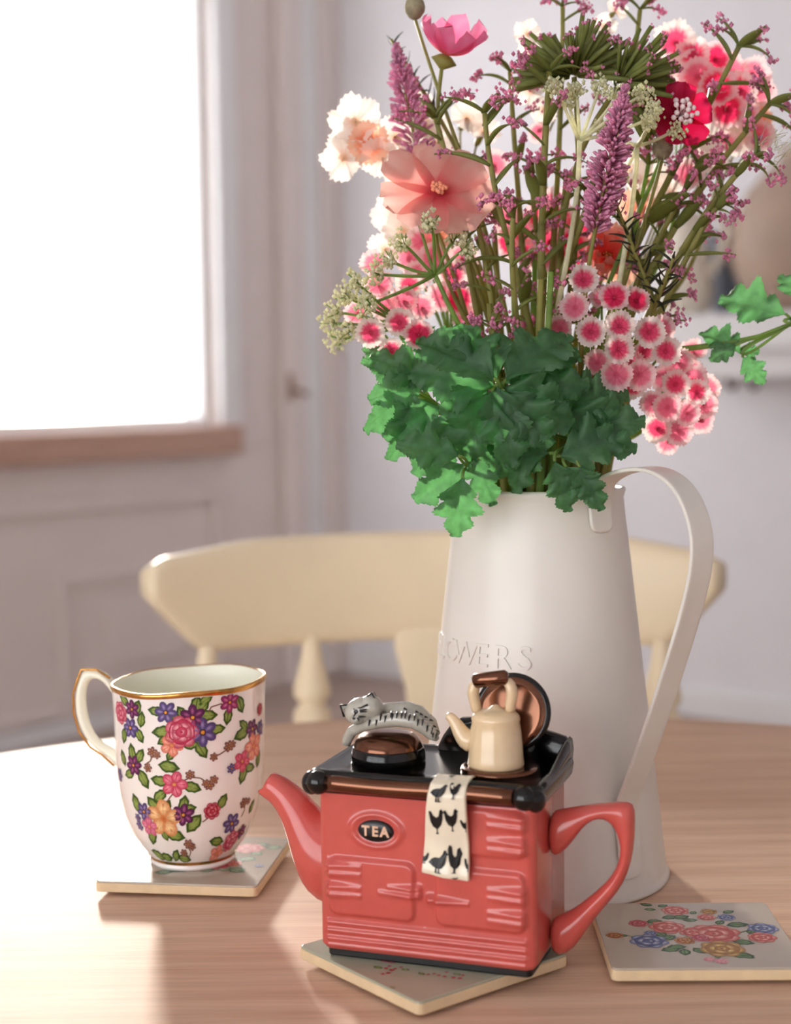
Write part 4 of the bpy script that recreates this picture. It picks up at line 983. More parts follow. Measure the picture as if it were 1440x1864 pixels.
def petal_mesh(name, c0, c1, c2, wd=.8, cup=.3, ruf=.08, seed=1, notch=.06, tipc=.9):
    q = random.Random(seed); NI, NJ = 9, 10; rings = []; cols = []; ph = q.uniform(0, 6)
    for j in range(NJ + 1):
        t = j / NJ; rg_ = []
        ww = wd * .5 * (.16 + .84 * math.sin(min(1., t ** .85) * PI * .60) / math.sin(PI * .60)) * (1 if t < .85 else math.sqrt(max(.12, 1 - ((t - .85) / .17) ** 2)))
        for i in range(NI):
            s_ = lerp(-1, 1, i / (NI - 1)); x = s_ * ww; y = t - notch * t ** 6 * (math.cos(s_ * PI * 2.0) + 1) * .5 * 1.0
            z = cup * (s_ * s_ * .35 * t + t * t * .8) + ruf * t * t * math.sin(4.5 * s_ + ph) + ruf * .4 * t ** 3 * math.sin(11 * s_ + ph)
            rg_.append(Vector((x, y, z)))
            c = mixc(c0, c1, sm(.05, .45, t)); c = mixc(c, c2, sm(.5, tipc, t) * (.7 + .3 * math.cos(s_ * 9 + ph)))
            cols.append(c)
        rings.append(rg_)
    mb = MB(); mb.loft(rings, False, False, cols); return mb.mesh(name, M['petal'])

PALM = [pinnate('leaf', M['leaf'], .40, 3, .40, .25, 1), pinnate('leaf', M['leaf'], .46, 2.6 and 3, .34, .35, 2), pinnate('leaf', M['leaf'], .34, 3, .45, .20, 3)]
PALMB = [pinnate('leaf', M['leaf'], .42, 3, .42, .35, 4), pinnate('leaf', M['leaf'], .36, 3, .42, .25, 5)]
BLD = [blade('leaf', M['olive'], .10, .7), blade('leaf', M['olive'], .085, 1.3), blade('leaf', M['olive'], .15, .35, thick=.3)]
BLDD = [blade('leaf', M['dark_leaf'], .10, .6), blade('leaf', M['dark_leaf'], .07, -.5)]
W_ = S(252, 240, 236); PKm = S(244, 84, 128); PKd = S(190, 24, 70)
FLO = {'pink': [floret_mesh('floret', S(214, 50, 92), PKm, W_, k) for k in (1, 2, 3)],
       'deep': [floret_mesh('floret', S(196, 24, 70), S(240, 52, 104), S(250, 216, 220), k, .72) for k in (4, 5)],
       'rose': [floret_mesh('floret', S(236, 96, 130), S(248, 130, 160), S(254, 222, 224), k, .66) for k in (6, 7)],
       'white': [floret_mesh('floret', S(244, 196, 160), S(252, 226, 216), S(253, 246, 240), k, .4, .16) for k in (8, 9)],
       'peach': [floret_mesh('floret', S(240, 130, 90), S(248, 160, 130), S(252, 206, 180), k, .6, .2) for k in (10, 11)]}

TOCAM = Vector((0, -1, .10))
def heads(name, label, cat, node, flos, centre, size=22, mat='stem_green', group=None, bias=.8, r0=.0022, r1=.0012, br=.0007):
    N = P(*node); tan = (P(*centre) - N).normalized() + Vector((0, 0, .6)); path = stem_path(N, tan)
    t, base = flower(name, label, cat, path, group); C = P(*centre); mb = MB()
    for i, f in enumerate(flos):
        px, py, Y, kind = f[:4]; k_ = 1.14 * (f[4] if len(f) > 4 else size) / FPX; me = FLO[kind][i % len(FLO[kind])]; spin = Vector((fr_.uniform(-1, 1), 0, fr_.uniform(.2, 1))); jj = jit(.22)
        def lay(c):
            dy, w1, w2 = c; p = P(px, py, Y + dy); sz = k_ * Y; n = ((p - C).normalized() * .75 + TOCAM * bias + jj + Vector((w1, 0, w2))).normalized(); b = p - n * sz * .9
            m2 = MB(); m2.tube(bez(N, N.lerp(b, .3) + Vector((0, 0, .004)), b - n * sz * .8, b, 6), br, 5)
            m2.tube([b - n * sz * .25, b, p - n * sz * .35, p - n * sz * .01], [sz * .10, sz * .20, sz * .20, sz * .07], 7)
            return p, n, sz, m2
        def test(c, lim):
            p, n, sz, m2 = lay(c); v, fc = moved(me, p, frame(n, spin), sz); a = hits(v, fc, lim); return a if a >= lim else a + hits(m2.v, m2.f, lim - a)
        c = best([(a, b_, c_) for b_, c_ in ((0, 0), (.3, .2), (-.3, .2), (0, -.4)) for a in (0, -.006, .006, -.012, .012, -.02, .02, -.03, .03)], test)
        p, n, sz, m2 = lay(c); mb.add(m2.v, m2.f)
        place('floret', me, t, p, frame(n, spin), sz, base)
    add_stem(t, base, path, r0, r1, M[mat], 7, mb)
    done(t); return t
DG = 'speckled pink flower clusters'
heads('sweet_william', 'pink and white sweet william cluster in front, its florets facing out above the dark leaves', 'flower', (1100, 780, .805),
      [(1062, 510, .785, 'pink', 25), (1047, 560, .78, 'rose', 25), (1076, 604, .772, 'pink', 25), (1118, 542, .775, 'deep', 25), (1158, 548, .785, 'deep', 22), (1128, 594, .768, 'pink', 25), (1126, 636, .766, 'pink', 25), (1182, 605, .772, 'pink', 26), (1212, 640, .778, 'pink', 25), (1122, 682, .77, 'rose', 27), (1165, 682, .772, 'rose', 26), (1152, 704, .778, 'pink', 20), (1020, 598, .795, 'rose', 22), (1088, 660, .782, 'rose', 22), (1204, 598, .792, 'rose', 22), (1172, 640, .785, 'pink', 20), (1095, 545, .80, 'rose', 20), (1150, 660, .785, 'rose', 20)], (1120, 640, .82))
heads('sweet_william', 'rounded pink and white sweet william cluster leaning out over the jug handle', 'flower', (1180, 770, .825),
      [(1235, 660, .80, 'rose', 24), (1262, 690, .80, 'rose', 24), (1280, 735, .81, 'rose', 24), (1230, 700, .79, 'pink', 24), (1268, 715, .795, 'pink', 22), (1215, 742, .79, 'rose', 24), (1250, 752, .795, 'rose', 22), (1196, 780, .80, 'pink', 24), (1235, 785, .80, 'rose', 24), (1275, 765, .82, 'rose', 22), (1210, 690, .80, 'rose', 24), (1188, 735, .80, 'rose', 22), (1288, 705, .83, 'rose', 22), (1250, 670, .83, 'rose', 24), (1215, 805, .81, 'rose', 20), (1262, 640, .84, 'rose', 22)], (1225, 735, .85))
heads('sweet_william', 'pink sweet william cluster beside the green umbels, low over the rim', 'flower', (770, 700, .81),
      [(675, 606, .785, 'pink', 25), (727, 588, .782, 'pink', 24), (762, 610, .775, 'deep', 25), (713, 638, .78, 'pink', 22), (722, 655, .785, 'pink', 22), (690, 520, .80, 'rose', 26), (682, 480, .81, 'rose', 24), (735, 548, .80, 'rose', 24), (745, 520, .81, 'pink', 24), (700, 560, .80, 'rose', 24), (650, 570, .81, 'rose', 22), (768, 560, .80, 'rose', 22), (690, 640, .80, 'rose', 20)], (730, 590, .83))
heads('sweet_william', 'deep pink sweet william cluster seen through the stems in the heart of the bouquet', 'flower', (1010, 600, .87),
      [(985, 395, .865, 'deep', 28), (1020, 400, .86, 'pink', 28), (1050, 420, .86, 'deep', 28), (1000, 440, .855, 'pink', 28), (1035, 478, .85, 'deep', 26), (1040, 445, .85, 'deep', 28), (985, 470, .86, 'rose', 26), (955, 420, .87, 'rose', 28), (1010, 370, .875, 'rose', 26), (925, 395, .88, 'rose', 28), (930, 440, .875, 'deep', 26), (965, 455, .87, 'pink', 24)], (1005, 430, .90))
heads('sweet_william', 'bright pink sweet william cluster high up behind the crimson flower', 'flower', (1230, 380, .90),
      [(1228, 78, .885, 'pink', 34), (1262, 100, .88, 'pink', 28), (1300, 108, .88, 'deep', 28), (1330, 130, .885, 'rose', 28), (1270, 140, .875, 'rose', 30), (1305, 160, .87, 'deep', 32), (1345, 165, .88, 'pink', 30), (1370, 135, .89, 'rose', 28), (1322, 200, .875, 'deep', 30), (1255, 160, .88, 'rose', 30), (1240, 115, .89, 'rose', 28), (1352, 205, .885, 'rose', 26), (1290, 190, .88, 'pink', 28), (1385, 165, .90, 'rose', 24)], (1295, 160, .92))
heads('sweet_william', 'pale pink sweet william cluster under the big blush cosmos', 'flower', (820, 640, .86),
      [(790, 470, .85, 'rose', 26), (825, 500, .845, 'pink', 26), (770, 440, .86, 'rose', 26), (835, 545, .845, 'deep', 26), (800, 430, .86, 'peach', 26), (842, 470, .86, 'rose', 26), (762, 500, .855, 'rose', 24), (805, 540, .85, 'rose', 26), (850, 580, .85, 'rose', 24), (745, 470, .865, 'rose', 24)], (805, 500, .89))
# white and peach blossom sprays
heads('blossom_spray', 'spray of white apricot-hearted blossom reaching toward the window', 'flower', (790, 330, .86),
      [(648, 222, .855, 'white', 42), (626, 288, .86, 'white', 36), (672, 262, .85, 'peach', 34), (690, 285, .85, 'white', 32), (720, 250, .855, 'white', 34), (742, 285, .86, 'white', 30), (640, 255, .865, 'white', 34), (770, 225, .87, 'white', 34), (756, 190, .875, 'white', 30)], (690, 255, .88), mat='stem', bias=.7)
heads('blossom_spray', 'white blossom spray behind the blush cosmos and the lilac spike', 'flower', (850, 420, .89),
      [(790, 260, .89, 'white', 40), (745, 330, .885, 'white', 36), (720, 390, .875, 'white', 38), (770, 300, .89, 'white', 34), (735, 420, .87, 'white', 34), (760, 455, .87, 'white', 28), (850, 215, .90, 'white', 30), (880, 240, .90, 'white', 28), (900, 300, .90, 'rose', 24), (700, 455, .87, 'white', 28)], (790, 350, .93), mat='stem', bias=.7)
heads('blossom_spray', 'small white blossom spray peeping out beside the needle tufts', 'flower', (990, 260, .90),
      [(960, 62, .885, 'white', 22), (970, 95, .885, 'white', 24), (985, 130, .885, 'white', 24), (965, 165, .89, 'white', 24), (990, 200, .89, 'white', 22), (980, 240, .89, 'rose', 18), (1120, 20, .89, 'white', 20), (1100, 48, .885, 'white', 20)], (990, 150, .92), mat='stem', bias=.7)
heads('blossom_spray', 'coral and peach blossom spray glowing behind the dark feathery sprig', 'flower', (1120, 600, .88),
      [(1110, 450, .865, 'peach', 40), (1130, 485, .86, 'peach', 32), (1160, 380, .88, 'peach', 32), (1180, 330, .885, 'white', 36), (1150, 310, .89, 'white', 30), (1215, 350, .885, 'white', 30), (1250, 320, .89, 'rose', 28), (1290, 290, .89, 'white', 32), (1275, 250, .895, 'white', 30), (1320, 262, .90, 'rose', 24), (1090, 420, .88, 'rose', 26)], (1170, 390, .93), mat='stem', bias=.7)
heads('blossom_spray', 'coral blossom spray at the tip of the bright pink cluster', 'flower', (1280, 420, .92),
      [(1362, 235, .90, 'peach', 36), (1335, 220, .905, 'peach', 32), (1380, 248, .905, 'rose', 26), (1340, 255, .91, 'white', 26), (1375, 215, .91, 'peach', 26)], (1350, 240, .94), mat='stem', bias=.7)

# --- flowers with separate petals
def petalled(name, label, petal, n, pos, normal, size, tilt, stem_mat, r=(.0018, .0011), cone=None, up=(0, 0, 1), layers=1, cal=.2):
    nrm = Vector(normal).normalized()
    def disc_(dy, lim):
        p_ = P(pos[0], pos[1], pos[2] + dy); R_ = frame(nrm, up); v_ = [p_ - nrm * size * .3] + [p_ + R_ @ Vector((size * q * math.cos(a * PI / 8), size * q * math.sin(a * PI / 8), h)) for q, h in ((.5, .1 * size), (1.0, size * .5 * math.sin(math.radians(tilt + 12)))) for a in range(16)]
        return hits(v_, [(0, 1 + a, 1 + (a + 1) % 16) for a in range(16)] + [(1 + a, 17 + a, 17 + (a + 1) % 16, 1 + (a + 1) % 16) for a in range(16)], lim)
    dy = best((0, -.008, .008, -.016, .016, -.025, -.035, .025), disc_); p = P(pos[0], pos[1], pos[2] + dy)
    path = stem_path(p - nrm * size * .35, nrm + Vector((0, 0, .8)))
    t, base = flower(name, label, 'flower', path); R0 = frame(nrm, up); k = 0
    for l in range(layers):
        for i in range(n):
            a = 2 * PI * (i + .5 * l) / n + fr_.uniform(-.1, .1)
            R = R0 @ Matrix.Rotation(a, 3, 'Z') @ Matrix.Rotation(math.radians(tilt + 18 * l + fr_.uniform(-7, 7)), 3, 'X')
            place('petal', petal[k % len(petal)], t, p + nrm * .001 * l, R, size * (1 - .18 * l) * fr_.uniform(.93, 1.07), base); k += 1
    mb = MB(); mb.tube([p - nrm * size * .35, p - nrm * size * .16, p - nrm * size * .015], [size * .07, size * cal, size * cal * .45], 9)
    add_stem(t, base, path, r[0], r[1], M[stem_mat], 7, mb)
    if cone: cone(t, base, p, nrm, R0, size)
    done(t); return t
def stamens(count, ln, rad, spread, mat='stamen'):
    def fn(t, base, p, n, R, size):
        mb = MB()
        for i in range(count):
            a = i * 2.4; rr0 = spread * size * math.sqrt((i + .5) / count); q = p + R @ Vector((rr0 * math.cos(a), rr0 * math.sin(a), ln * size * fr_.uniform(.7, 1.1)))
            mb.tube([p, q], rad * size * .25, 4); mb.ball(q, rad * size, 6, 4)
        obj('stamens', mb, M[mat], t, origin=base)
    return fn
CO = [petal_mesh('petal', S(236, 96, 110), S(246, 176, 168), S(252, 212, 202), .78, .12, .06, k) for k in (1, 2, 3)]
petalled('cosmos', 'large blush cosmos with a peach heart on the window side of the bouquet', CO, 7, (797, 350, .80), (.12, -.72, .62), .031, 2, 'stem', cone=stamens(16, .12, .04, .13, 'peach_stamen'))
CRp = [petal_mesh('petal', S(150, 8, 46), S(206, 16, 70), S(232, 44, 100), .92, .18, .10, k) for k in (4, 5)]
petalled('crimson_blossom', 'single crimson flower with white stamens high among the pink clusters', CRp, 5, (1236, 212, .80), (.18, -.95, .18), .0172, 6, 'stem_green', cone=stamens(16, .55, .085, .42))
PO = [petal_mesh('petal', S(236, 150, 140), S(244, 120, 168), S(248, 156, 192), 1.05, .45, .12, k) for k in (6, 7)]
petalled('pink_poppy', 'pink cup-shaped poppy opening sideways at the top of the bouquet', PO, 5, (812, 100, .83), (.34, -.34, .95), .0215, 20, 'stem', cal=.34)
PE_ = [petal_mesh('petal', S(236, 90, 90), S(250, 150, 140), S(253, 190, 176), .95, .4, .14, k) for k in (8, 9)]
petalled('coral_blossom', 'ruffled coral flower half hidden behind the dark feathery sprig', PE_, 6, (1104, 470, .855), (.05, -.95, .3), .017, 20, 'stem', layers=2, cone=stamens(10, .2, .06, .15, 'gold'))

# --- bud and seed head
def pod(label, name, pos, r, neck, mat, side=None, fuzz=0, bend=(0, 0, 1)):
    p = P(*pos); path = stem_path(p - Vector((0, 0, r * 1.0)), bend); t, base = flower(name, label, 'seed head' if fuzz else 'bud', path)
    obj('head', MB().lathe([(r * .18, -r * 1.15), (r * .55, -r * .95), (r * .93, -r * .4), (r, .05 * r), (r * .86, r * .6), (r * .55, r * .95), (r * .5, r * 1.05), (r * .1, r * 1.12)], 16, p), mat, t, origin=base)
    if fuzz:
        mb = MB()
        for i in range(fuzz):
            d = Vector((fr_.gauss(0, 1), fr_.gauss(0, 1), fr_.gauss(-.3, 1))).normalized(); mb.tube([p + d * r * .95, p + d * r * 1.35 + jit(r * .2)], r * .02, 3)
        h = obj('fuzz', mb, M['umbel'], t, origin=base); h['kind'] = 'stuff'
    add_stem(t, base, path, .0016, .0009, M['stem']); done(t)
pod('closed mauve bud on a thin stem, topmost beside the pink poppy', 'flower_bud', (755, 14, .84), .0056, 0, M['pod'], bend=(-.3, 0, 1))
pod('grey-green fuzzy poppy seed head just below the crimson flower', 'poppy_seed_head', (1206, 268, .805), .0056, 0, M['pod'], fuzz=60, bend=(.25, 0, 1))

# --- bead-tipped sprigs
def sprig(label, tip, mids=(), n=9, lo=.42, tan=(0, 0, 1), size=.024, crown=5, r=(.0022, .0013), seed=0, Y0=None, mat='stem', name='filler_sprig'):
    q = random.Random(seed + 100); H = P(*tip); path = stem_path(H, tan, 18); t, base = flower(name, label, 'sprig', path, None)
    bd = MB()
    def beads(p, d, k=9, ln=.006, rad=.0009):
        for _ in range(k):
            bd.grain(p - d * q.uniform(-.001, ln) + Vector((q.gauss(0, 1), q.gauss(0, 1), q.gauss(0, 1))) * .0013, rad * q.uniform(.8, 1.4))
    def twig(p, ax, a, s_, kk):
        me = BLD[kk % 3]; cv = {0: .7, 1: 1.3, 2: .35}[kk % 3]; lean = q.uniform(.7, 1.3)
        def lay(c):
            a_ = a + c[0]; o_ = Vector((math.cos(a_), math.sin(a_) * .58, 0)); o_ = (o_ - ax * o_.dot(ax)).normalized()
            up = (ax * (lean + c[2]) + o_).normalized(); nrm = (ax * .9 - o_ * .5); R = frame(nrm - up * nrm.dot(up), up); s2 = s_ * c[1]
            tip_ = p + R @ Vector((0, math.sin(cv) / cv, -(1 - math.cos(cv)) / cv)) * s2; return R, s2, tip_, (R @ Vector((0, math.cos(cv), -math.sin(cv)))).normalized()
        def test(c, lim):
            R, s2, tip_, dd = lay(c); v, f = moved(me, p, R, s2); m2 = MB().tube([tip_ - dd * s2 * .32, tip_], .0028, 6); return hits(v + m2.v, f + [tuple(i + len(v) for i in g) for g in m2.f], lim)
        R, s2, tip_, dd = lay(best([(da, k, l) for k, l in ((1, 0), (.85, .5), (.7, 1.2), (.55, 2)) for da in (0, .5, -.5, 1, -1, 1.6, -1.6, 2.3, -2.3, 3.1)], test))
        place('leaf', me, t, p, R, (s2, s2, s2), base); beads(tip_, dd, 16, s2 * .34)
    for i in range(n):
        u = lerp(lo, .97, i / max(1, n - 1)); p, ax = along(path, u); a = i * 2.4 + q.uniform(-.4, .4)
        twig(p, ax, a, size * q.uniform(.75, 1.25) * (1.15 - .3 * u), i + seed)
    for i in range(crown):
        a = 2 * PI * i / crown + q.uniform(-.3, .3); twig(H, (H - path[-2]).normalized(), a, size * q.uniform(.6, .9), i + 1)
    add_stem(t, base, path, r[0], r[1], M[mat], 7, None, .6)
    h = obj('bead_tips', bd, M['bead'], t, origin=base); h['kind'] = 'stuff'; done(t)
SG = 'mauve bead-tipped sprigs'
for i, (lb, tip, tan, kw) in enumerate((
    ('tall olive sprig with mauve tips rising straight above the central dark leaf', (882, 205, .79), (-.05, 0, 1), dict(n=12, size=.030, crown=4)),
    ('tall olive sprig with mauve tips crossing the white window-side blossom', (792, 215, .815), (-.35, 0, 1), dict(n=6, lo=.66, size=.030, crown=4)),
    ('broad-leaved olive sprig with mauve tips below the needle tufts', (1000, 130, .80), (.08, 0, 1), dict(n=13, size=.029, crown=6, r=(.0028, .0016))),
    ('thin olive sprig forking near the pink poppy', (928, 130, .85), (-.05, 0, 1), dict(n=5, lo=.6, size=.022, crown=3)),
    ('short olive sprig with mauve tips just above the dark leaves', (935, 380, .775), (.1, 0, 1), dict(n=8, size=.022, crown=4)),
    ('low thin sprig with mauve tips in front of the leaf rosette', (896, 590, .768), (-.1, -.2, 1), dict(n=5, size=.016, crown=4, r=(.0012, .0008))),
    ('upright olive sprig with mauve tips standing behind the front pink cluster', (1072, 350, .80), (.02, 0, 1), dict(n=8, size=.022, crown=4, r=(.0026, .0016))),
    ('thin sprig rising past the needle tufts to the very top', (1165, 18, .86), (.1, 0, 1), dict(n=5, lo=.7, size=.020, crown=5)),
    ('slim sprig at the very top beside the white blossom', (1024, 12, .86), (.0, 0, 1), dict(n=4, lo=.75, size=.018, crown=4)),
    ('arching sprig with mauve tips reaching up past the bright pink cluster', (1345, 85, .82), (.5, 0, 1), dict(n=10, lo=.5, size=.030, crown=5, r=(.0026, .0014))),
    ('arching sprig with mauve tips leaning furthest over the jug handle', (1400, 190, .82), (.8, 0, .9), dict(n=9, lo=.55, size=.026, crown=5, r=(.0026, .0014))),
    ('arching sprig with cottony strands caught on its tips', (1375, 285, .80), (.9, 0, .7), dict(n=9, lo=.5, size=.024, crown=4, r=(.0026, .0014))),
    ('leaning sprig with mauve tips below the cottony one', (1310, 372, .80), (.8, 0, .8), dict(n=9, lo=.45, size=.022, crown=4)),
    ('leafy sprig with mauve tips under the crimson flower', (1270, 300, .81), (.5, 0, 1), dict(n=11, lo=.42, size=.026, crown=5)),
    ('mauve-tipped sprig in the shade of the blush cosmos', (868, 400, .80), (-.2, 0, 1), dict(n=8, lo=.45, size=.020, crown=4)),
    ('slender mauve-tipped sprig next to the deep pink cluster', (968, 300, .83), (.0, 0, 1), dict(n=8, size=.022, crown=4)),
    ('mauve-tipped sprig bending toward the lilac spike', (1030, 330, .82), (.2, 0, 1), dict(n=9, size=.022, crown=4)),
    ('stout green sprig behind the lilac spike', (1180, 300, .84), (.2, 0, 1), dict(n=9, size=.024, crown=4, mat='stem_green')))):
    sprig(lb, tip, tan=tan, seed=i, **kw)
# cottony strands on one arching sprig
ct = MB(); c0 = P(1395, 285, .80)
for i in range(26):
    a = c0 + jit(.006); ct.tube([a, a + Vector((.004, 0, .003)) + jit(.004), a + Vector((.009, 0, .007)) + jit(.006)], .00016, 3)
tag(obj('cotton_strands', ct, M['umbel'], None, origin=c0), 'wisp of white cottony strands caught on an arching sprig', 'fluff')['kind'] = 'stuff'

# --- lilac spike, leafy mauve spike, dark feathery sprig
def spike(name, label, a, b, n, rad, mat, grain, core_mat='stem', ln=.0035):
    
    def core(dy, lim):
        A_, B_ = P(a[0], a[1], a[2] + dy), P(b[0], b[1], b[2] + dy); m2 = MB().tube([A_.lerp(B_, k / 6) for k in range(7)], rad * .8, 8); return hits(m2.v, m2.f, lim)
    dy = best((0, -.005, .005, -.010, .010, -.016, .018, .028), core); A, B = P(a[0], a[1], a[2] + dy), P(b[0], b[1], b[2] + dy)
    path = stem_path(A, (B - A), 12, tail=[A.lerp(B, k / 8) for k in range(1, 9)]); t, base = flower(name, label, 'flower', path)
    mb = MB(); d = (B - A).normalized(); q = random.Random(n)
    for i in range(n):
        for tr_ in range(8):
            u = q.random(); p = A.lerp(B, u); o_ = Vector((q.gauss(0, 1), q.gauss(0, 1), q.gauss(0, 1))); o_ = (o_ - d * o_.dot(d)).normalized(); rr0 = rad * (.55 + .9 * math.sin(PI * min(1, u * .75 + .22)) - .45)
            e = p + o_ * rr0 * q.uniform(.6, 1.1) + d * ln; m2 = MB().tube([p + o_ * rr0 * .2, e - o_ * .0008, e], [.0003, grain, grain * .5], 4)
            if not hits(m2.v, m2.f, 1): mb.add(m2.v, m2.f); break
    h = obj('blossoms', mb, M[mat], t, origin=base); h['kind'] = 'stuff'
    add_stem(t, base, path, .0017, .0007, M[core_mat]); done(t)
spike('heather_spike', 'lilac heather spike hanging in front of the bouquet below the white umbel', (1082, 425, .798), (1138, 165, .775), 620, .0105, 'lilac', .0009, 'stem')
spike('heather_spike', 'lilac spike standing behind the blush cosmos', (770, 330, .865), (722, 90, .87), 420, .0115, 'lilac', .0009)
def feather(name, label, a, b, n, ln, mats, mat_stem, sp=1.0):
    
    def core(dy, lim): m2 = MB().tube([P(a[0], a[1], a[2] + dy).lerp(P(b[0], b[1], b[2] + dy), k / 6) for k in range(7)], .003, 6); return hits(m2.v, m2.f, lim)
    dy = best((0, -.005, .006, -.010, .012, -.015, .02), core); A, B = P(a[0], a[1], a[2] + dy), P(b[0], b[1], b[2] + dy)
    path = stem_path(A, (B - A), 12, tail=[A.lerp(B, k / 6) for k in range(1, 7)]); t, base = flower(name, label, 'sprig', path)
    d = (B - A).normalized(); q = random.Random(n)
    for i in range(n):
        p = A.lerp(B, i / (n - 1)); me = mats[i % len(mats)]; s_ = ln * q.uniform(.6, 1.1) * (1.1 - .5 * i / n)
        def lay(c):
            a_ = i * 2.4 + c[0]; o_ = Vector((math.cos(a_), math.sin(a_) * .6, 0)); return frame(d - o_, (d * (.9 + c[2]) + o_ * sp).normalized()), s_ * c[1]
        def test(c, lim): R, s2 = lay(c); v, f = moved(me, p, R, s2); return hits(v, f, lim)
        R, s2 = lay(best([(da, k, l) for k, l in ((1, 0), (.8, .6), (.6, 1.5)) for da in (0, .5, -.5, 1, -1, 1.6, -1.6, 2.3, -2.3, 3.1)], test))
        place('leaf', me, t, p, R, s2, base)
    add_stem(t, base, path, .0020, .0009, M[mat_stem]); done(t)
feather('dark_sprig', 'blackish feathery sprig between the coral flower and the leaning stems', (1180, 520, .805), (1118, 365, .785), 26, .014, BLDD, 'stem')
feather('dark_sprig', 'short blackish sprig with sharp leaves by the front pink cluster', (1192, 560, .812), (1226, 470, .79), 16, .017, BLDD, 'stem')
feather('leafy_spike', 'slender dusky leafy spike beside the closed bud', (800, 215, .845), (712, 72, .85), 20, .013, BLDD, 'stem', 1.2)

# --- needle tufts
def tuft(label, c, aim, n, ln, seed):
    C = P(*c); A = Vector(aim).normalized(); path = stem_path(C, A + Vector((0, 0, .6)), 14); t, base = flower('needle_tuft', label, 'foliage', path)
    q = random.Random(seed); nd = MB(); bd = MB()
    for i in range(n):
        for tr_ in range(30):
            d = Vector((q.gauss(0, 1), q.gauss(0, .7), q.gauss(0, 1))).normalized()
            if d.dot(A) < -.05: continue
            L = ln * q.uniform(.75, 1.08); o_ = C + d * .003; sag = Vector((0, 0, -.0025))
            m2 = MB().tube([o_, o_ + d * L * .5 + sag * .3, o_ + d * L + sag], [.0009, .0017, .0012], 5, None, .6)
            if hits(m2.v, m2.f, 1): continue
            nd.add(m2.v, m2.f)
            for _ in range(3): bd.grain(o_ + d * L + sag + jit(.0012), .0008)
            break
    obj('needles', nd, M['olive'], t, origin=base)['kind'] = 'stuff'; obj('bead_tips', bd, M['bead'], t, origin=base)['kind'] = 'stuff'
    add_stem(t, base, path, .0022, .0014, M['stem']); done(t)
tuft('round olive needle tuft with pink tips at the crown of the bouquet', (1045, 140, .815), (-.15, -.25, .9), 95, .030, 3)
tuft('olive needle tuft with pink tips fanning out beside the crimson flower', (1122, 160, .81), (.75, -.30, .45), 95, .032, 4)

# --- umbels
def umbel(label, node, heads_, rad, mat='stem_green', col='umbel', grains=46, tan=(0, 0, 1)):
    N = P(*node); path = stem_path(N, tan, 14); t, base = flower('umbel', label, 'flower', path); br = MB(); hd = MB()
    for x, y, Y in heads_:
        jj = jit(.002)
        def lay(dy): p = P(x, y, Y + dy); return p, MB().tube(bez(N, N.lerp(p, .35) + Vector((0, 0, -.002)), N.lerp(p, .75) + jj, p, 6), [.0011, .001, .0009, .0009, .0008, .0008, .0007], 5)
        def test(dy, lim): p, m2 = lay(dy); b_ = MB().ball(p + (p - N).normalized() * rad * .4, rad * 1.0, 8, 6); return hits(m2.v, m2.f, lim) + hits(b_.v, b_.f, lim)
        p, m2 = lay(best((0, -.006, .006, -.012, .012, -.02, .02, -.03, .03), test)); br.add(m2.v, m2.f)
        n_ = (p - N).normalized()
        for _ in range(grains):
            d = Vector((fr_.gauss(0, 1), fr_.gauss(0, 1), fr_.gauss(0, 1))).normalized(); d = (d + n_ * .5); q = p + d * rad * fr_.uniform(.4, 1)
            m2 = MB().grain(q, rad * .17)
            if not hits(m2.v, m2.f, 1): hd.add(m2.v, m2.f)
        for _ in range(9):
            d = Vector((fr_.gauss(0, 1), fr_.gauss(0, 1), fr_.gauss(0, 1))).normalized(); br.tube([p - n_ * .001, p + (d + n_ * .5) * rad * .8], .0003, 3)
    obj('branches', br, M[mat], t, origin=base); obj('florets', hd, M[col], t, origin=base)['kind'] = 'stuff'
    add_stem(t, base, path, .0019, .0012, M[mat]); done(t)
umbel('pale green umbel nodding furthest toward the window', (740, 590, .80), [(612, 570, .80), (632, 540, .79), (605, 590, .805), (650, 515, .80), (668, 545, .785), (640, 600, .80), (620, 620, .805)], .0062, tan=(-.9, 0, .5))
umbel('white-green umbel on curved stalks in front of the pink clusters on the window side', (792, 500, .79), [(690, 500, .78), (735, 445, .78), (785, 410, .775), (825, 440, .785), (845, 455, .79), (712, 475, .785), (760, 400, .79), (672, 555, .785)], .0062, tan=(-.4, 0, 1))
umbel('white umbel with long pale stalks beside the lilac spike', (1055, 255, .80), [(1012, 165, .80), (1050, 170, .795), (1090, 165, .79), (1120, 180, .785), (1165, 175, .79), (1182, 215, .785), (1035, 190, .80)], .0058, mat='umbel')
umbel('white umbel with arching stalks below the crimson flower', (1160, 265, .80), [(1180, 225, .79), (1225, 240, .785), (1100, 235, .795), (1135, 320, .80), (1190, 200, .79)], .0052, mat='umbel')

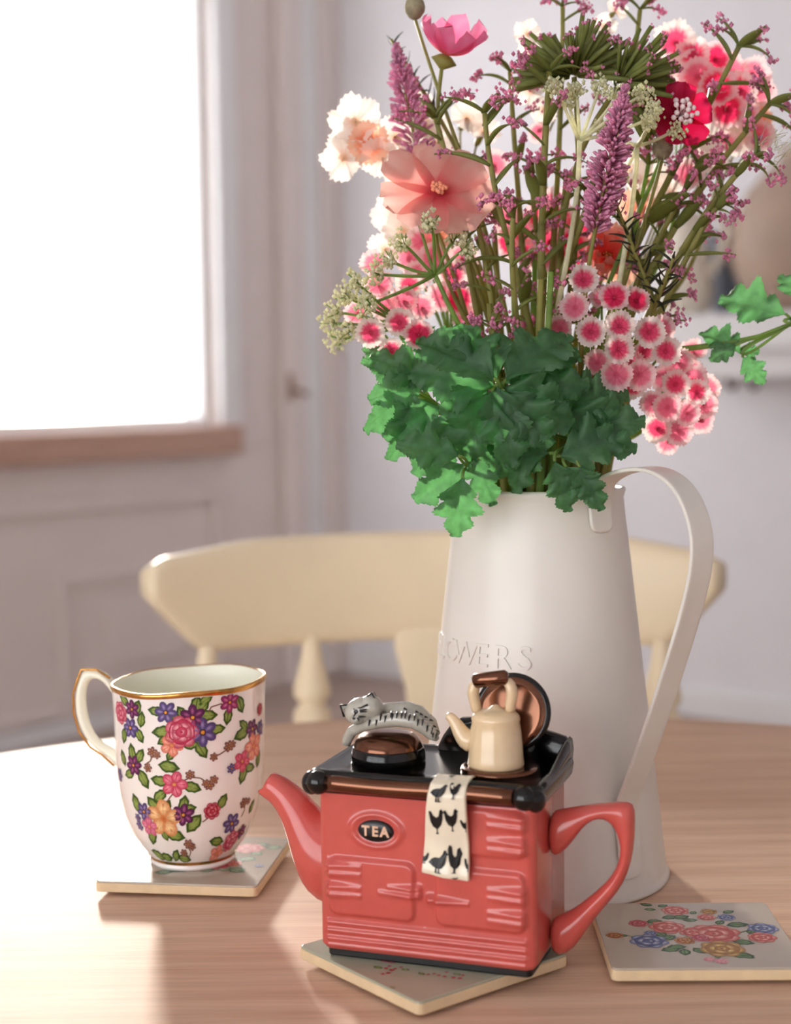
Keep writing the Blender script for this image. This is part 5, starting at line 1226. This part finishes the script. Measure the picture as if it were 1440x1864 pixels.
# --- broad lobed leaves
def leaf_sprig(label, node, leaves, mats, mat='stem_green', tan=(0, 0, 1), r=(.0016, .0011), pet=.0008, side=None):
    N = P(*node); path = stem_path(N, tan, 10, side); t, base = flower('leaf_sprig', label, 'leaves', path); mb = MB()
    for i, (px, py, Y, ang, size, yaw, pit) in enumerate(leaves):
        me = mats[i % len(mats)]
        def lay(c):
            dy, dyaw, dp, da = c; p = P(px, py, Y + dy); a = math.radians(ang + da); up = Vector((math.cos(a), 0, math.sin(a))); yw, pt = math.radians(yaw + dyaw), math.radians(pit + dp)
            n = Vector((math.sin(yw), -math.cos(yw) * math.cos(pt), math.sin(pt)))
            return p, frame(n, up + Vector((0, -.15, 0))), size * Y / FPX, MB().tube(bez(N, N.lerp(p, .3), p - up * .006 + Vector((0, .003, 0)), p, 6), pet, 5)
        def test(c, lim): p, R, s2, m2 = lay(c); v, f = moved(me, p, R, s2); a = hits(v, f, lim); return a if a >= lim else a + hits(m2.v, m2.f, lim - a)
        p, R, s2, m2 = lay(best([(dy, w1, w2, da) for w1, w2, da in ((0, 0, 0), (0, 14, 0), (15, 0, 8), (-15, 0, -8), (0, -14, 0), (0, 25, 14), (0, 25, -14)) for dy in (0, -.004, .004, .008, -.008, .014, -.013, -.018)], test))
        place('leaf', me, t, p, R, s2, base); mb.add(m2.v, m2.f)
    add_stem(t, base, path, r[0], r[1], M[mat], 7, mb); done(t); return t
leaf_sprig('dark green deeply lobed leaves spread in a rosette in front of the stems', (930, 740, .785),
           [(905, 702, .757, -80, 150, 0, 8), (900, 700, .759, 165, 150, 10, 12), (905, 690, .763, 100, 135, -5, 25), (915, 695, .764, 28, 150, -10, 25), (912, 705, .760, -30, 140, -15, 5), (890, 706, .762, -135, 140, 15, 0), (900, 688, .768, 135, 160, 5, 30), (920, 690, .770, 65, 150, 0, 30), (880, 690, .766, 118, 130, 8, 20), (930, 705, .764, 2, 140, -12, 12), (895, 712, .756, -110, 130, 6, 4), (918, 712, .7565, -52, 130, -8, 4)], [PALM[2], PALM[1], PALM[0]])
leaf_sprig('dark green lobed leaves hanging over the rim next to the jug handle', (1040, 800, .785),
           [(1010, 755, .762, -4, 145, -8, 10), (1040, 790, .765, -15, 120, -15, -5), (1020, 830, .760, 20, 130, -10, 15), (1000, 825, .758, 170, 110, 8, 5), (1010, 840, .756, -75, 100, 0, -5), (1030, 850, .757, -50, 90, -10, 0), (1035, 725, .775, 8, 105, -15, 20), (960, 790, .762, -100, 110, 5, 5), (1050, 770, .77, 0, 120, -20, 10), (1030, 745, .768, -35, 130, -12, 0), (1055, 850, .755, -65, 90, -10, 0), (980, 735, .766, 40, 115, -5, 25)], [PALM[1], PALM[2], PALM[0]])
leaf_sprig('green lobed leaves on the window side of the rosette', (830, 760, .79),
           [(770, 690, .775, 200, 105, 25, 10), (765, 735, .772, -115, 110, 30, 5), (745, 700, .785, 150, 95, 35, 20), (735, 715, .78, -140, 100, 40, 0), (785, 760, .77, -60, 95, 10, 5), (720, 690, .79, 120, 80, 30, 20), (790, 690, .772, 150, 120, 10, 20), (800, 740, .765, -150, 110, 15, 5), (815, 770, .765, -120, 110, 10, 5), (790, 650, .78, 110, 90, 10, 25)], [PALM[0], PALMB[0], PALMB[1]])
leaf_sprig('green lobed leaves drooping lowest over the jug rim', (850, 850, .775),
           [(845, 845, .758, 215, 110, 20, 10), (842, 870, .752, -95, 108, 5, 5), (835, 830, .765, 165, 110, 20, 20), (850, 832, .762, 80, 65, 0, 20), (860, 830, .757, -70, 100, -10, 0), (875, 800, .762, -45, 90, -10, 10), (790, 790, .772, 190, 75, 30, 10)], [PALMB[1], PALMB[0], PALMB[1], PALMB[0], PALM[2], PALM[1], PALMB[1]], tan=(-.6, -.5, .3))
leaf_sprig('green leafy stem stretching out past the jug handle toward the shelf', (1440, 590, .80),
           [(1348, 642, .80, 128, 82, 10, 30), (1340, 628, .795, 205, 52, -5, 15), (1352, 650, .80, -50, 60, -10, 10), (1430, 572, .80, 150, 120, 0, 25), (1436, 580, .80, 10, 80, 0, 30), (1452, 545, .805, 110, 60, 0, 20), (1346, 640, .805, 10, 40, 0, 20)], PALMB, tan=(.9, 0, .45), r=(.0026, .0012))
# loose stalks that fill the jug's mouth
for i in range(16):
    def lay(c):
        sl_, dl, h, w1 = c; m = MJ + sl_; B = JC + Vector((sl_.x * .85, sl_.y * .85, .0065)); q = m + Vector((sl_.x * dl + w1, sl_.y * dl, h)); return [B, B.lerp(m, .5), m, m.lerp(q, .5) + Vector((0, 0, 0)), q]
    def test(c, lim): m2 = MB().tube(lay(c), .0023, 6); return hits(m2.v, m2.f, lim)
    hh_ = fr_.uniform(.09, .15); c = best([(sl_, dl, h, w1) for h in (hh_, .08, .05, .03) for w1 in (0, .006, -.006) for dl in (.15, .4, 0) for sl_ in SLOTS[:12]], test); SLOTS.remove(c[0]); path = lay(c); B = path[0]
    mb = MB().tube(path, [.0021, .0022, .0022, .0020, .0016], 7); solid(mb.v, mb.f)
    tag(obj('bare_stalk', mb, M['stem' if i % 3 else 'stem_green'], None, origin=B), 'bare olive stalk standing in the mouth of the white jug', 'stalk', 'bare stalks in the jug')
